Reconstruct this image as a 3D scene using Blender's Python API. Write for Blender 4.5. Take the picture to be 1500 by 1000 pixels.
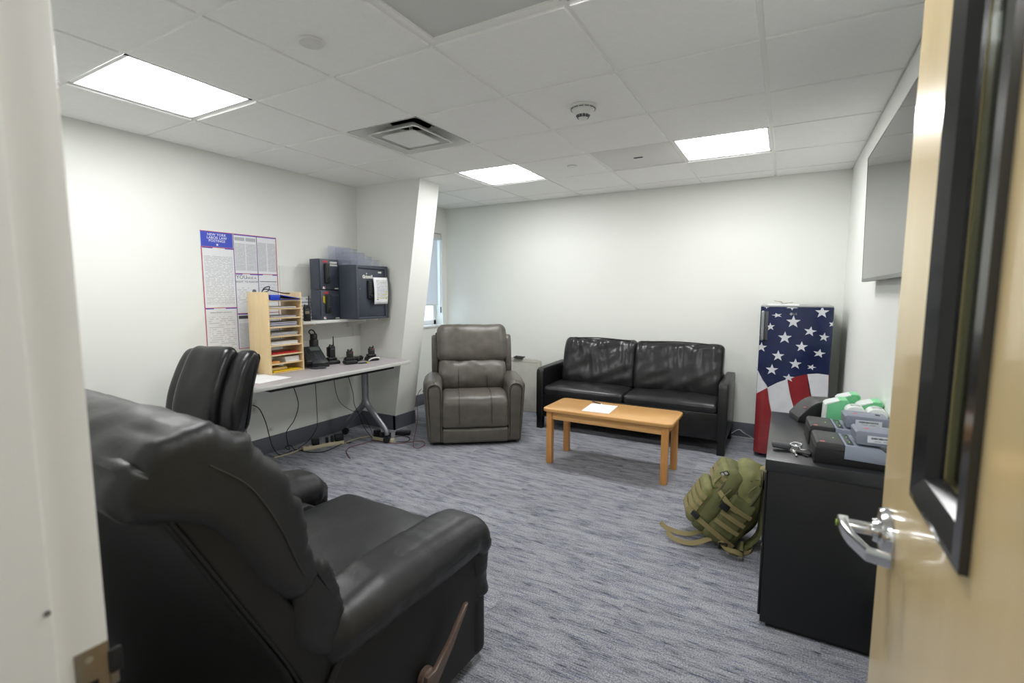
import bpy, bmesh, math, random
from mathutils import Vector, Matrix, noise, Euler

random.seed(7)
for _o in list(bpy.data.objects):
    bpy.data.objects.remove(_o)
S = bpy.context.scene
COL = S.collection
PI = math.pi

# ------------------------------------------------------------------ camera
CAMZ = 1.39
CEIL = 2.427
_yaw, _pitch, _roll = -0.5138, -0.1032, 0.0024
fw = Vector((math.sin(_yaw) * math.cos(_pitch), math.cos(_yaw) * math.cos(_pitch), math.sin(_pitch)))
rt = Vector((math.cos(_yaw), -math.sin(_yaw), 0))
up = rt.cross(fw)
r2 = rt * math.cos(_roll) + up * math.sin(_roll)
u2 = up * math.cos(_roll) - rt * math.sin(_roll)
cd = bpy.data.cameras.new('camera')
cam = bpy.data.objects.new('camera', cd)
COL.objects.link(cam)
cam.matrix_world = Matrix(((r2.x, u2.x, -fw.x, 2.58), (r2.y, u2.y, -fw.y, -1.716), (r2.z, u2.z, -fw.z, CAMZ), (0, 0, 0, 1)))
cd.sensor_width = 36
cd.lens = 708.57 / 1500 * 36
cd.clip_start = 0.02
cd.dof.use_dof = True
cd.dof.focus_distance = 3.4
cd.dof.aperture_fstop = 3.2
S.camera = cam

# ------------------------------------------------------------------ world, exposure
W = bpy.data.worlds.new('daylight')
S.world = W
W.use_nodes = True
W.node_tree.nodes['Background'].inputs[0].default_value = (0.80, 0.90, 1.0, 1)
W.node_tree.nodes['Background'].inputs[1].default_value = 2.4
S.view_settings.view_transform = 'Standard'
S.view_settings.look = 'None'
S.view_settings.gamma = 1
S.view_settings.exposure = 0.66
S.view_settings.use_curve_mapping = False
LAMP = 22.0          # emission of the troffer lenses

# ------------------------------------------------------------------ materials
def lin(c):
    if isinstance(c, str):
        c = tuple(int(c[i:i + 2], 16) / 255 for i in (0, 2, 4))
    return tuple(x / 12.92 if x <= 0.04045 else ((x + 0.055) / 1.055) ** 2.4 for x in c) + (1,)

MATS = {}
class NT:
    def __init__(s, m):
        s.t = m.node_tree
        s.b = s.t.nodes['Principled BSDF']
    def n(s, typ, **kw):
        x = s.t.nodes.new(typ)
        for k, v in kw.items():
            if k.startswith('i_'):
                x.inputs[k[2:].replace('_', ' ')].default_value = v
            else:
                setattr(x, k, v)
        return x
    def l(s, a, b):
        s.t.links.new(a, b)
    def ramp(s, fac, stops):
        r = s.n('ShaderNodeValToRGB')
        e = r.color_ramp.elements
        while len(e) < len(stops):
            e.new(0.5)
        for k, (p, c) in zip(e, stops):
            k.position = p
            k.color = c
        s.l(fac, r.inputs[0])
        return r.outputs[0]
    def coord(s, kind='Object', scale=(1, 1, 1), rot=(0, 0, 0)):
        tc = s.n('ShaderNodeTexCoord')
        mp = s.n('ShaderNodeMapping')
        mp.inputs['Scale'].default_value = scale
        mp.inputs['Rotation'].default_value = rot
        s.l(tc.outputs[kind], mp.inputs[0])
        return mp.outputs[0]
    def noise(s, vec, scale, detail=3, rough=0.5):
        x = s.n('ShaderNodeTexNoise')
        x.inputs['Scale'].default_value = scale
        x.inputs['Detail'].default_value = detail
        x.inputs['Roughness'].default_value = rough
        s.l(vec, x.inputs['Vector'])
        return x.outputs[0]
    def bump(s, h, strength=0.2, dist=0.002, prev=None):
        x = s.n('ShaderNodeBump')
        x.inputs['Strength'].default_value = strength
        x.inputs['Distance'].default_value = dist
        s.l(h, x.inputs['Height'])
        if prev:
            s.l(prev, x.inputs['Normal'])
        s.l(x.outputs[0], s.b.inputs['Normal'])
        return x.outputs[0]

def mat(name, col='808080', rough=0.5, metal=0.0, spec=0.5, bump=None, var=None, coat=0.0):
    """bump=(scale,strength,dist); var=(scale,amount) slight mottling"""
    if name in MATS:
        return MATS[name]
    m = bpy.data.materials.new(name)
    m.use_nodes = True
    t = NT(m)
    c = lin(col)
    t.b.inputs['Base Color'].default_value = c
    t.b.inputs['Roughness'].default_value = rough
    t.b.inputs['Metallic'].default_value = metal
    t.b.inputs['Specular IOR Level'].default_value = spec
    t.b.inputs['Coat Weight'].default_value = coat
    t.b.inputs['Coat Roughness'].default_value = 0.08
    if bump or var:
        v = t.coord()
    if var:
        f = t.noise(v, var[0], 3)
        a = tuple(max(0, x * (1 - var[1])) for x in c[:3]) + (1,)
        b = tuple(min(1, x * (1 + var[1])) for x in c[:3]) + (1,)
        t.l(t.ramp(f, [(0.3, a), (0.7, b)]), t.b.inputs['Base Color'])
    if bump:
        t.bump(t.noise(v, bump[0], 2), bump[1], bump[2])
    MATS[name] = m
    return m

def leather(name, col, rough, crease=0.25, grain=420):
    m = mat(name, col, rough, spec=0.5)
    t = NT(m)
    v = t.coord()
    vo = t.n('ShaderNodeTexVoronoi')
    vo.inputs['Scale'].default_value = grain
    t.l(v, vo.inputs['Vector'])
    b1 = t.bump(vo.outputs[0], 0.18, 0.0008)
    t.bump(t.noise(v, 9, 4, 0.6), crease, 0.012, b1)
    c = lin(col)
    f = t.noise(v, 14, 3)
    t.l(t.ramp(f, [(0.3, tuple(x * 0.85 for x in c[:3]) + (1,)), (0.75, tuple(x * 1.2 for x in c[:3]) + (1,))]), t.b.inputs['Base Color'])
    return m

def wood(name, c1, c2, scale=(1, 1, 1), rough=0.4, coat=0.2, fine=40):
    m = mat(name, c1, rough, coat=coat)
    t = NT(m)
    v = t.coord('Object', scale)
    f = t.noise(v, fine, 5, 0.65)
    g = t.noise(v, fine * 0.2, 2)
    mx = t.n('ShaderNodeMath', operation='ADD')
    t.l(f, mx.inputs[0]); t.l(g, mx.inputs[1])
    h = t.n('ShaderNodeMath', operation='MULTIPLY'); h.inputs[1].default_value = 0.5
    t.l(mx.outputs[0], h.inputs[0])
    t.l(t.ramp(h.outputs[0], [(0.35, lin(c1)), (0.65, lin(c2))]), t.b.inputs['Base Color'])
    return m

def emis(name, col, strength):
    m = mat(name, col, 0.5)
    b = m.node_tree.nodes['Principled BSDF']
    b.inputs['Emission Color'].default_value = lin(col)
    b.inputs['Emission Strength'].default_value = strength
    if strength < 5:
        m.cycles.emission_sampling = 'NONE'
    return m

def glassy(name, col='ffffff', rough=0.02, ior=1.45, alpha=None):
    m = mat(name, col, rough)
    b = m.node_tree.nodes['Principled BSDF']
    b.inputs['Transmission Weight'].default_value = 1
    b.inputs['IOR'].default_value = ior
    return m

def thin_clear(name, tint='f2f4fa', gloss=0.12, body=0.10):
    """thin clear sheet: mostly transparent, some gloss and a bit of milky body"""
    m = bpy.data.materials.new(name)
    m.use_nodes = True
    t = m.node_tree
    out = t.nodes['Material Output']
    t.nodes.remove(t.nodes['Principled BSDF'])
    tr = t.nodes.new('ShaderNodeBsdfTransparent'); tr.inputs[0].default_value = lin(tint)
    gl = t.nodes.new('ShaderNodeBsdfGlossy'); gl.inputs['Roughness'].default_value = 0.05
    df = t.nodes.new('ShaderNodeBsdfDiffuse'); df.inputs[0].default_value = lin(tint)
    lw = t.nodes.new('ShaderNodeLayerWeight'); lw.inputs[0].default_value = 0.5
    pw = t.nodes.new('ShaderNodeMath'); pw.operation = 'POWER'; pw.inputs[1].default_value = 5
    fr = t.nodes.new('ShaderNodeMath'); fr.operation = 'MULTIPLY_ADD'; fr.inputs[1].default_value = 0.95; fr.inputs[2].default_value = 0.05
    t.links.new(lw.outputs['Facing'], pw.inputs[0]); t.links.new(pw.outputs[0], fr.inputs[0])
    m1 = t.nodes.new('ShaderNodeMixShader'); m1.inputs[0].default_value = body
    m2 = t.nodes.new('ShaderNodeMixShader')
    t.links.new(tr.outputs[0], m1.inputs[1]); t.links.new(df.outputs[0], m1.inputs[2])
    t.links.new(fr.outputs[0], m2.inputs[0]); t.links.new(m1.outputs[0], m2.inputs[1]); t.links.new(gl.outputs[0], m2.inputs[2])
    t.links.new(m2.outputs[0], out.inputs[0])
    MATS[name] = m
    return m

def printed(name, paper='f0f0ee', ink='8a8c90', pitch=0.012, cut=0.45, axis='Z'):
    """paper with lines of small print; object space, lines run along Y (or X) and step along axis"""
    m = mat(name, paper, 0.55)
    t = NT(m)
    tc = t.n('ShaderNodeTexCoord')
    sp = t.n('ShaderNodeSeparateXYZ')
    t.l(tc.outputs['Object'], sp.inputs[0])
    a = t.n('ShaderNodeMath', operation='MULTIPLY'); a.inputs[1].default_value = 1 / pitch
    t.l(sp.outputs[axis], a.inputs[0])
    fr = t.n('ShaderNodeMath', operation='FRACT'); t.l(a.outputs[0], fr.inputs[0])
    gt = t.n('ShaderNodeMath', operation='LESS_THAN'); gt.inputs[1].default_value = 0.5
    t.l(fr.outputs[0], gt.inputs[0])
    fl = t.n('ShaderNodeMath', operation='FLOOR'); t.l(a.outputs[0], fl.inputs[0])
    # word gaps
    cb = t.n('ShaderNodeCombineXYZ')
    s2 = t.n('ShaderNodeMath', operation='ADD')
    t.l(sp.outputs['X'], s2.inputs[0]); t.l(sp.outputs['Y'], s2.inputs[1])
    s3 = t.n('ShaderNodeMath', operation='MULTIPLY'); s3.inputs[1].default_value = 0.7 / pitch
    t.l(s2.outputs[0], s3.inputs[0])
    t.l(s3.outputs[0], cb.inputs[0]); t.l(fl.outputs[0], cb.inputs[1])
    nz = t.noise(cb.outputs[0], 0.9, 1)
    g2 = t.n('ShaderNodeMath', operation='GREATER_THAN'); g2.inputs[1].default_value = cut
    t.l(nz, g2.inputs[0])
    mu = t.n('ShaderNodeMath', operation='MULTIPLY'); t.l(gt.outputs[0], mu.inputs[0]); t.l(g2.outputs[0], mu.inputs[1])
    mx = t.n('ShaderNodeMix', data_type='RGBA')
    mx.inputs[6].default_value = lin(paper); mx.inputs[7].default_value = lin(ink)
    t.l(mu.outputs[0], mx.inputs[0])
    t.l(mx.outputs[2], t.b.inputs['Base Color'])
    return m

# ------------------------------------------------------------------ mesh helpers
def finish(bm, name, m, parent=None, loc=None, rot=None, ang=35, smooth=True):
    bmesh.ops.recalc_face_normals(bm, faces=bm.faces)
    me = bpy.data.meshes.new(name)
    bm.to_mesh(me)
    bm.free()
    return link(me, name, m, parent, loc, rot, ang, smooth)

def link(me, name, m, parent=None, loc=None, rot=None, ang=35, smooth=True):
    if smooth:
        me.polygons.foreach_set('use_smooth', [True] * len(me.polygons))
        me.set_sharp_from_angle(angle=math.radians(ang))
    if m is not None:
        for q in (m if isinstance(m, (list, tuple)) else [m]):
            me.materials.append(q)
    o = bpy.data.objects.new(name, me)
    COL.objects.link(o)
    if parent:
        o.parent = parent
    if loc is not None:
        o.location = loc
    if rot is not None:
        o.rotation_euler = rot
    return o

def thing(name, label, cat, loc=(0, 0, 0), rz=0, group=None):
    o = bpy.data.objects.new(name, None)
    o.empty_display_size = 0.1
    COL.objects.link(o)
    o.location = loc
    o.rotation_euler = (0, 0, rz)
    return tag(o, label, cat, group)

def tag(o, label, cat, group=None):
    o['label'] = label
    o['category'] = cat
    if group:
        o['group'] = group
    return o

def struct(o):
    o['kind'] = 'structure'
    return o

def bx(bm, x0, x1, y0, y1, z0, z1, bev=0.0, seg=2):
    r = bmesh.ops.create_cube(bm, size=1)
    vs = r['verts']
    for v in vs:
        v.co = Vector(((x0 + x1) / 2 + v.co.x * (x1 - x0), (y0 + y1) / 2 + v.co.y * (y1 - y0), (z0 + z1) / 2 + v.co.z * (z1 - z0)))
    if bev > 0:
        es = list({e for v in vs for e in v.link_edges})
        bmesh.ops.bevel(bm, geom=es, offset=bev, segments=seg, affect='EDGES', profile=0.5)
    return vs

def box(name, m, x0, x1, y0, y1, z0, z1, bev=0.0, parent=None, seg=2, loc=None, rot=None):
    bm = bmesh.new()
    bx(bm, x0, x1, y0, y1, z0, z1, bev, seg)
    return finish(bm, name, m, parent, loc, rot)

def boxes(name, m, lst, parent=None, bev=0.0, loc=None, rot=None):
    bm = bmesh.new()
    for b in lst:
        bx(bm, *b, bev)
    return finish(bm, name, m, parent, loc, rot)

def prism_bm(bm, pts, a0, a1, axis='x', bev=0.0, seg=2):
    """pts: 2d outline; axis x -> pts are (y,z); y -> (x,z); z -> (x,y)"""
    def mk(p, a):
        if axis == 'x': return (a, p[0], p[1])
        if axis == 'y': return (p[0], a, p[1])
        return (p[0], p[1], a)
    A = [bm.verts.new(mk(p, a0)) for p in pts]
    B = [bm.verts.new(mk(p, a1)) for p in pts]
    n = len(pts)
    fs = [bm.faces.new(A), bm.faces.new(B[::-1])]
    for i in range(n):
        fs.append(bm.faces.new((A[i], B[i], B[(i + 1) % n], A[(i + 1) % n])))
    if bev > 0:
        bmesh.ops.recalc_face_normals(bm, faces=fs)
        es = list({e for f in fs[:2] for e in f.edges})
        bmesh.ops.bevel(bm, geom=es, offset=bev, segments=seg, affect='EDGES', profile=0.5)

def prism(name, m, pts, a0, a1, axis='x', bev=0.0, parent=None, loc=None, rot=None, ang=35):
    bm = bmesh.new()
    prism_bm(bm, pts, a0, a1, axis, bev)
    return finish(bm, name, m, parent, loc, rot, ang)

def rrect(x0, x1, y0, y1, r, k=5):
    pts = []
    for cx, cy, a in ((x1 - r, y1 - r, 0), (x0 + r, y1 - r, 90), (x0 + r, y0 + r, 180), (x1 - r, y0 + r, 270)):
        for i in range(k + 1):
            t = math.radians(a + 90 * i / k)
            pts.append((cx + r * math.cos(t), cy + r * math.sin(t)))
    return pts

def lathe_bm(bm, prof, n=24, cx=0, cy=0, M=None):
    rings = []
    for r, z in prof:
        ring = []
        for i in range(n):
            a = 2 * PI * i / n
            p = Vector((cx + r * math.cos(a), cy + r * math.sin(a), z))
            if M: p = M @ p
            ring.append(bm.verts.new(p))
        rings.append(ring)
    for a, b in zip(rings, rings[1:]):
        for i in range(n):
            bm.faces.new((a[i], a[(i + 1) % n], b[(i + 1) % n], b[i]))
    bm.faces.new(rings[0][::-1])
    bm.faces.new(rings[-1])

def lathe(name, m, prof, n=24, parent=None, loc=None, rot=None, ang=35, M=None):
    bm = bmesh.new()
    lathe_bm(bm, prof, n, M=M)
    return finish(bm, name, m, parent, loc, rot, ang)

def smooth_path(pts, k=8):
    P = [Vector(p) for p in pts]
    if len(P) < 3:
        return P
    out = []
    for i in range(len(P) - 1):
        p0 = P[max(i - 1, 0)]; p1 = P[i]; p2 = P[i + 1]; p3 = P[min(i + 2, len(P) - 1)]
        for j in range(k):
            t = j / k
            out.append(0.5 * ((2 * p1) + (p2 - p0) * t + (2 * p0 - 5 * p1 + 4 * p2 - p3) * t * t + (3 * p1 - p0 - 3 * p2 + p3) * t ** 3))
    out.append(P[-1])
    return out

def tube_bm(bm, pts, r, n=8, k=8, raw=False, sx=1.0):
    P = [Vector(p) for p in pts] if raw else smooth_path(pts, k)
    rings = []
    ref = None
    for i, p in enumerate(P):
        t = (P[min(i + 1, len(P) - 1)] - P[max(i - 1, 0)])
        if t.length < 1e-9:
            t = Vector((0, 0, 1))
        t.normalize()
        if ref is None:
            ref = Vector((0, 0, 1)) if abs(t.z) < 0.9 else Vector((1, 0, 0))
        a = (ref - t * ref.dot(t))
        if a.length < 1e-6:
            a = t.orthogonal()
        a.normalize()
        ref = a
        b = t.cross(a)
        rr = r(i / (len(P) - 1)) if callable(r) else r
        rings.append([bm.verts.new(p + (a * math.cos(2 * PI * j / n) * sx + b * math.sin(2 * PI * j / n)) * rr) for j in range(n)])
    for A, B in zip(rings, rings[1:]):
        for j in range(n):
            bm.faces.new((A[j], A[(j + 1) % n], B[(j + 1) % n], B[j]))
    bm.faces.new(rings[0][::-1]); bm.faces.new(rings[-1])

def tube(name, m, pts, r, n=8, parent=None, k=8, raw=False, loc=None, rot=None, sx=1.0):
    bm = bmesh.new()
    tube_bm(bm, pts, r, n, k, raw, sx)
    return finish(bm, name, m, parent, loc, rot, 60)

def ribbon(name, m, pts, w, th, parent=None, wdir=(0, 1, 0), k=8):
    """flat strap along a path, width along wdir"""
    P = smooth_path(pts, k)
    bm = bmesh.new()
    wd = Vector(wdir).normalized()
    rings = []
    for i, p in enumerate(P):
        t = (P[min(i + 1, len(P) - 1)] - P[max(i - 1, 0)]).normalized()
        w2 = (wd - t * wd.dot(t)).normalized()
        nrm = t.cross(w2)
        rings.append([bm.verts.new(p + w2 * a * w / 2 + nrm * b * th / 2) for a, b in ((-1, -1), (1, -1), (1, 1), (-1, 1))])
    for A, B in zip(rings, rings[1:]):
        for j in range(4):
            bm.faces.new((A[j], A[(j + 1) % 4], B[(j + 1) % 4], B[j]))
    bm.faces.new(rings[0][::-1]); bm.faces.new(rings[-1])
    return finish(bm, name, m, parent, ang=50)

def axis_pts(h, r, n, k):
    inner = h - r
    a = [-inner + 2 * inner * i / n for i in range(n + 1)]
    e = [inner + r * math.tan(PI / 4 * i / k) for i in range(1, k + 1)]
    return [-x for x in reversed(e)] + a + e

def pillow_bm(bm, c, s, r, n=(8, 8, 6), k=4, puff=(0, 0, 0), fn=None):
    """soft rounded box, centre c, full size s, edge radius r"""
    h = [x / 2 for x in s]
    r = min(r, 0.98 * min(h))
    ax = [axis_pts(h[i], min(r, h[i] * 0.98), n[i], k) for i in range(3)]
    vd = {}
    def V(p):
        key = tuple(round(x, 6) for x in p)
        if key in vd:
            return vd[key]
        rr = [min(r, h[i] * 0.98) for i in range(3)]
        R = min(rr)
        q = [max(-(h[i] - R), min(h[i] - R, p[i])) for i in range(3)]
        d = Vector([p[i] - q[i] for i in range(3)])
        # rescale when per-axis radius differs
        if d.length > 1e-9:
            mxd = max(abs(x) for x in d)
            d = d.normalized() * min(R, mxd if mxd < R else R)
        co = Vector(q) + d
        f = [max(0.0, 1 - (co[i] / h[i]) ** 2) for i in range(3)]
        out = Vector(co)
        for i in range(3):
            j, l = (i + 1) % 3, (i + 2) % 3
            out[i] += co[i] / h[i] * puff[i] * f[j] * f[l]
        if fn:
            out = Vector(fn(out, co, h))
        v = bm.verts.new(out + Vector(c))
        vd[key] = v
        return v
    for i in range(3):
        j, l = (i + 1) % 3, (i + 2) % 3
        for sgn in (-1, 1):
            for a in range(len(ax[j]) - 1):
                for b in range(len(ax[l]) - 1):
                    q = []
                    for (aa, bb) in ((a, b), (a + 1, b), (a + 1, b + 1), (a, b + 1)):
                        p = [0, 0, 0]
                        p[i] = sgn * h[i]; p[j] = ax[j][aa]; p[l] = ax[l][bb]
                        # keep p on the outer cube surface
                        q.append(V(p))
                    if len(set(q)) == 4:
                        try:
                            bm.faces.new(q if sgn > 0 else q[::-1])
                        except ValueError:
                            pass

def wrinkle(amp, sc, seed=0, dirn=None):
    off = Vector((seed * 3.17, seed * 1.3, seed * 7.7))
    def f(out, co, h):
        n = noise.noise(Vector((co.x * sc[0], co.y * sc[1], co.z * sc[2])) + off)
        n += 0.5 * noise.noise(Vector((co.x * sc[0] * 2.3, co.y * sc[1] * 2.3, co.z * sc[2] * 2.3)) + off * 2)
        d = Vector((co.x / h[0], co.y / h[1], co.z / h[2]))
        mx = max(abs(x) for x in d)
        d = Vector([x if abs(x) > 0.75 * mx else 0 for x in d])
        if d.length > 0:
            d.normalize()
        return out + d * amp * n
    return f

def pillow(name, m, c, s, r, n=(8, 8, 6), k=4, puff=(0, 0, 0), fn=None, parent=None, loc=None, rot=None, ang=70):
    bm = bmesh.new()
    pillow_bm(bm, c, s, r, n, k, puff, fn)
    return finish(bm, name, m, parent, loc, rot, ang)

def loft(name, m, prof, x0, x1, rnd, parent=None, nx=14, fn=None, loc=None, rot=None, ang=60, k=6, dens=1):
    """closed (y,z) outline swept along x with rounded ends: the outline shrinks inwards by rnd near the ends"""
    P = [Vector((p[0], p[1], 0)) for p in prof]
    if dens > 1:
        P = smooth_closed(P, dens)
    n = len(P)
    # inward normals
    area = sum(P[i].x * P[(i + 1) % n].y - P[(i + 1) % n].x * P[i].y for i in range(n))
    sg = 1 if area > 0 else -1
    N = []
    for i in range(n):
        t = (P[(i + 1) % n] - P[i - 1])
        t.normalize()
        N.append(Vector((-t.y, t.x, 0)) * sg)
    st = []
    for i in range(k + 1):
        a = PI / 2 * i / k
        st.append((x0 + rnd * (1 - math.sin(a)), rnd * (1 - math.cos(a))))
    st = st[::-1]
    mid = [(x0 + rnd + (x1 - x0 - 2 * rnd) * i / nx, 0.0) for i in range(1, nx)]
    st2 = [(x0 + x1 - x, s) for x, s in st[::-1]]
    allst = st + mid + st2
    allst.sort(key=lambda q: q[0])
    bm = bmesh.new()
    rings = []
    for x, s in allst:
        ring = []
        for i in range(n):
            p = P[i] + N[i] * s
            co = Vector((x, p.x, p.y))
            if fn:
                nn = Vector((0, -N[i].x, -N[i].y))
                co = Vector(fn(co, nn, (x - x0) / (x1 - x0), i / n))
            ring.append(bm.verts.new(co))
        rings.append(ring)
    for A, B in zip(rings, rings[1:]):
        for j in range(n):
            bm.faces.new((A[j], A[(j + 1) % n], B[(j + 1) % n], B[j]))
    bm.faces.new(rings[0][::-1]); bm.faces.new(rings[-1])
    return finish(bm, name, m, parent, loc, rot, ang)

def smooth_closed(P, k):
    n = len(P)
    out = []
    for i in range(n):
        p0, p1, p2, p3 = P[i - 1], P[i], P[(i + 1) % n], P[(i + 2) % n]
        for j in range(k):
            t = j / k
            out.append(0.5 * ((2 * p1) + (p2 - p0) * t + (2 * p0 - 5 * p1 + 4 * p2 - p3) * t * t + (3 * p1 - p0 - 3 * p2 + p3) * t ** 3))
    return out

def text(name, s, size, m, parent, loc, rot, align='CENTER', ext=0.0, bold=0.0, xs=1.0):
    cu = bpy.data.curves.new('t', 'FONT')
    cu.body = s
    cu.size = size
    cu.align_x = align
    cu.align_y = 'CENTER'
    cu.extrude = ext
    cu.offset = bold
    cu.resolution_u = 2
    ob = bpy.data.objects.new('t', cu)
    COL.objects.link(ob)
    dg = bpy.context.evaluated_depsgraph_get()
    me = bpy.data.meshes.new_from_object(ob.evaluated_get(dg))
    bpy.data.objects.remove(ob)
    me.name = name
    if xs != 1:
        for v in me.vertices:
            v.co.x *= xs
    me.materials.clear()
    return link(me, name, m, parent, loc, rot, smooth=False)

def poly(name, m, pts, parent=None, loc=None, rot=None):
    bm = bmesh.new()
    bm.faces.new([bm.verts.new(p) for p in pts])
    bmesh.ops.triangulate(bm, faces=bm.faces)
    me = bpy.data.meshes.new(name); bm.to_mesh(me); bm.free()
    return link(me, name, m, parent, loc, rot, smooth=False)

def copy_tree(o, parent=None):
    c = o.copy(); COL.objects.link(c)
    if parent: c.parent = parent
    for ch in list(o.children):
        copy_tree(ch, c)
    return c

# rotations that lay flat lettering (local x right, y up, normal +z) onto surfaces
FACE_PX = (PI / 2, 0, PI / 2)      # seen from +x, reads along +y
FACE_NY = (PI / 2, 0, 0)           # seen from -y, reads along +x

# common materials
M_white = mat('white_plastic', 'e8e8e4', 0.4)
M_black = mat('black_plastic', '16171a', 0.42)
M_blackm = mat('black_matte', '101113', 0.7)
M_chrome = mat('chrome', 'd8d9db', 0.14, 1.0)
M_steel = mat('brushed_steel', 'b4b6ba', 0.3, 1.0)
M_paper = mat('paper', 'f2f3f5', 0.6)
M_red = mat('red_plastic', 'c0262c', 0.4)
# ================================================================== SETTING
XL, XR, YB, YF = -1.23, 3.01, 3.325, -1.47
M_wall = mat('wall_paint', 'f4f6f0', 0.62, bump=(260, 0.06, 0.001))
M_tile = mat('ceiling_tile_white', 'fafaf8', 0.9, bump=(500, 0.25, 0.001), var=(40, 0.02))
M_grid = mat('grid_white', 'fafaf7', 0.5)
M_base = mat('rubber_base', '62666e', 0.5)
M_frame = mat('door_frame_paint', 'eeefee', 0.35, bump=(60, 0.05, 0.002))

def carpet():
    m = mat('carpet', '6d7080', 0.95, spec=0.15)
    t = NT(m)
    tc = t.n('ShaderNodeTexCoord')
    oi = t.n('ShaderNodeObjectInfo')
    # every plank has its own stretch of the streaked pattern
    ad = t.n('ShaderNodeVectorMath', operation='ADD')
    cb = t.n('ShaderNodeCombineXYZ')
    mu = t.n('ShaderNodeMath', operation='MULTIPLY'); mu.inputs[1].default_value = 37.0
    t.l(oi.outputs['Random'], mu.inputs[0])
    t.l(mu.outputs[0], cb.inputs[0]); t.l(mu.outputs[0], cb.inputs[1])
    t.l(tc.outputs['Object'], ad.inputs[0]); t.l(cb.outputs[0], ad.inputs[1])
    def streak(sx, sy, sc, det=2):
        mp = t.n('ShaderNodeMapping'); mp.inputs['Scale'].default_value = (sx, sy, 1)
        t.l(ad.outputs[0], mp.inputs[0])
        return t.noise(mp.outputs[0], sc, det, 0.6)
    s1 = streak(9, 150, 1.5, 4)     # thin lines
    s2 = streak(3.0, 16, 1.5, 5)      # patches where the lines crowd together
    s3 = streak(170, 190, 1.0, 1)     # loops
    s4 = streak(6, 130, 1.3, 2)
    ln = t.ramp(s1, [(0.47, (0, 0, 0, 1)), (0.60, (1, 1, 1, 1))])
    pat = t.ramp(s2, [(0.44, (0.15, 0.15, 0.15, 1)), (0.62, (1, 1, 1, 1))])
    dk = t.n('ShaderNodeMath', operation='MULTIPLY')
    t.l(ln, dk.inputs[0]); t.l(pat, dk.inputs[1])
    tone = t.ramp(s2, [(0.3, lin('acadb2')), (0.75, lin('8e9099'))])
    m1 = t.n('ShaderNodeMix', data_type='RGBA'); m1.inputs[7].default_value = lin('454954')
    t.l(dk.outputs[0], m1.inputs[0]); t.l(tone, m1.inputs[6])
    blue = t.ramp(s4, [(0.60, (0, 0, 0, 1)), (0.66, (0.75, 0.75, 0.75, 1))])
    m2 = t.n('ShaderNodeMix', data_type='RGBA'); m2.inputs[7].default_value = lin('5a638a')
    t.l(blue, m2.inputs[0]); t.l(m1.outputs[2], m2.inputs[6])
    # loop speckle
    m3 = t.n('ShaderNodeMix', data_type='RGBA', blend_type='MULTIPLY'); m3.inputs[0].default_value = 1.0
    t.l(m2.outputs[2], m3.inputs[6])
    t.l(t.ramp(s3, [(0.32, (0.5, 0.5, 0.5, 1)), (0.68, (1.25, 1.25, 1.25, 1))]), m3.inputs[7])
    hv = t.n('ShaderNodeHueSaturation')
    vr = t.n('ShaderNodeMapRange'); vr.inputs[3].default_value = 0.93; vr.inputs[4].default_value = 1.07
    t.l(oi.outputs['Random'], vr.inputs[0]); t.l(vr.outputs[0], hv.inputs['Value'])
    t.l(m3.outputs[2], hv.inputs['Color'])
    t.l(hv.outputs[0], t.b.inputs['Base Color'])
    t.bump(s3, 0.6, 0.004)
    return m
M_carpet = carpet()

# floor: slab + carpet planks
floor = struct(box('floor', mat('subfloor', '3c3d42', 0.9), XL - 0.2, XR + 0.1, -1.64, YB + 0.1, -0.12, -0.005))
PL, PW = 1.0, 0.25
pm = {}
def plank_mesh(w, d):
    key = (round(w, 3), round(d, 3))
    if key not in pm:
        bm = bmesh.new()
        bx(bm, -w / 2 + .0002, w / 2 - .0002, -d / 2 + .0002, d / 2 - .0002, -0.005, 0.0)
        es = [e for e in bm.edges if all(v.co.z > -0.001 for v in e.verts)]
        bmesh.ops.bevel(bm, geom=es, offset=0.0006, segments=1, affect='EDGES')
        me = bpy.data.meshes.new('carpet_plank'); bm.to_mesh(me); bm.free()
        me.materials.append(M_carpet)
        pm[key] = me
    return pm[key]
y = -1.64
row = 0
while y < YB - 0.01:
    d = min(PW, YB - y)
    x = XL - [0.0, 0.5, 0.25, 0.75][row % 4]
    while x < XR - 0.01:
        a, b = max(x, XL), min(x + PL, XR)
        if b - a > 0.02:
            o = bpy.data.objects.new('carpet_plank', plank_mesh(b - a, d))
            COL.objects.link(o)
            o.location = ((a + b) / 2, y + d / 2, 0)
            o.parent = floor
        x += PL
    y += PW
    row += 1

# walls
T = 0.1
struct(box('wall_back', M_wall, XL - 0.2, XR + T, YB, YB + T, -0.05, CEIL + 0.15))
struct(box('wall_right', M_wall, XR, XR + T, YF - 0.3, YB, -0.05, CEIL + 0.15))
WY0, WY1, WZ0, WZ1 = 2.42, 3.235, 0.965, 2.105
struct(boxes('wall_left', M_wall, [
    (XL - 0.2, XL, YF - 0.3, WY0, -0.05, CEIL + 0.15),
    (XL - 0.2, XL, WY1, YB, -0.05, CEIL + 0.15),
    (XL - 0.2, XL, WY0, WY1, -0.05, WZ0),
    (XL - 0.2, XL, WY0, WY1, WZ1, CEIL + 0.15)]))
struct(boxes('wall_front', M_wall, [
    (XL, 1.85, -1.62, YF, -0.05, CEIL + 0.15),
    (2.865, XR, -1.62, YF, -0.05, CEIL + 0.15),
    (1.85, 2.865, -1.62, YF, 2.19, CEIL + 0.15)]))
# slanted pier between desk and window
CY0, CY1 = 1.845, 2.13
XT, XB = -0.385, -0.795
struct(prism('wall_pier', M_wall, [(XL, 0), (XB, 0), (XT, CEIL + 0.1), (XL, CEIL + 0.1)], CY0, CY1, 'y'))
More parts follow.
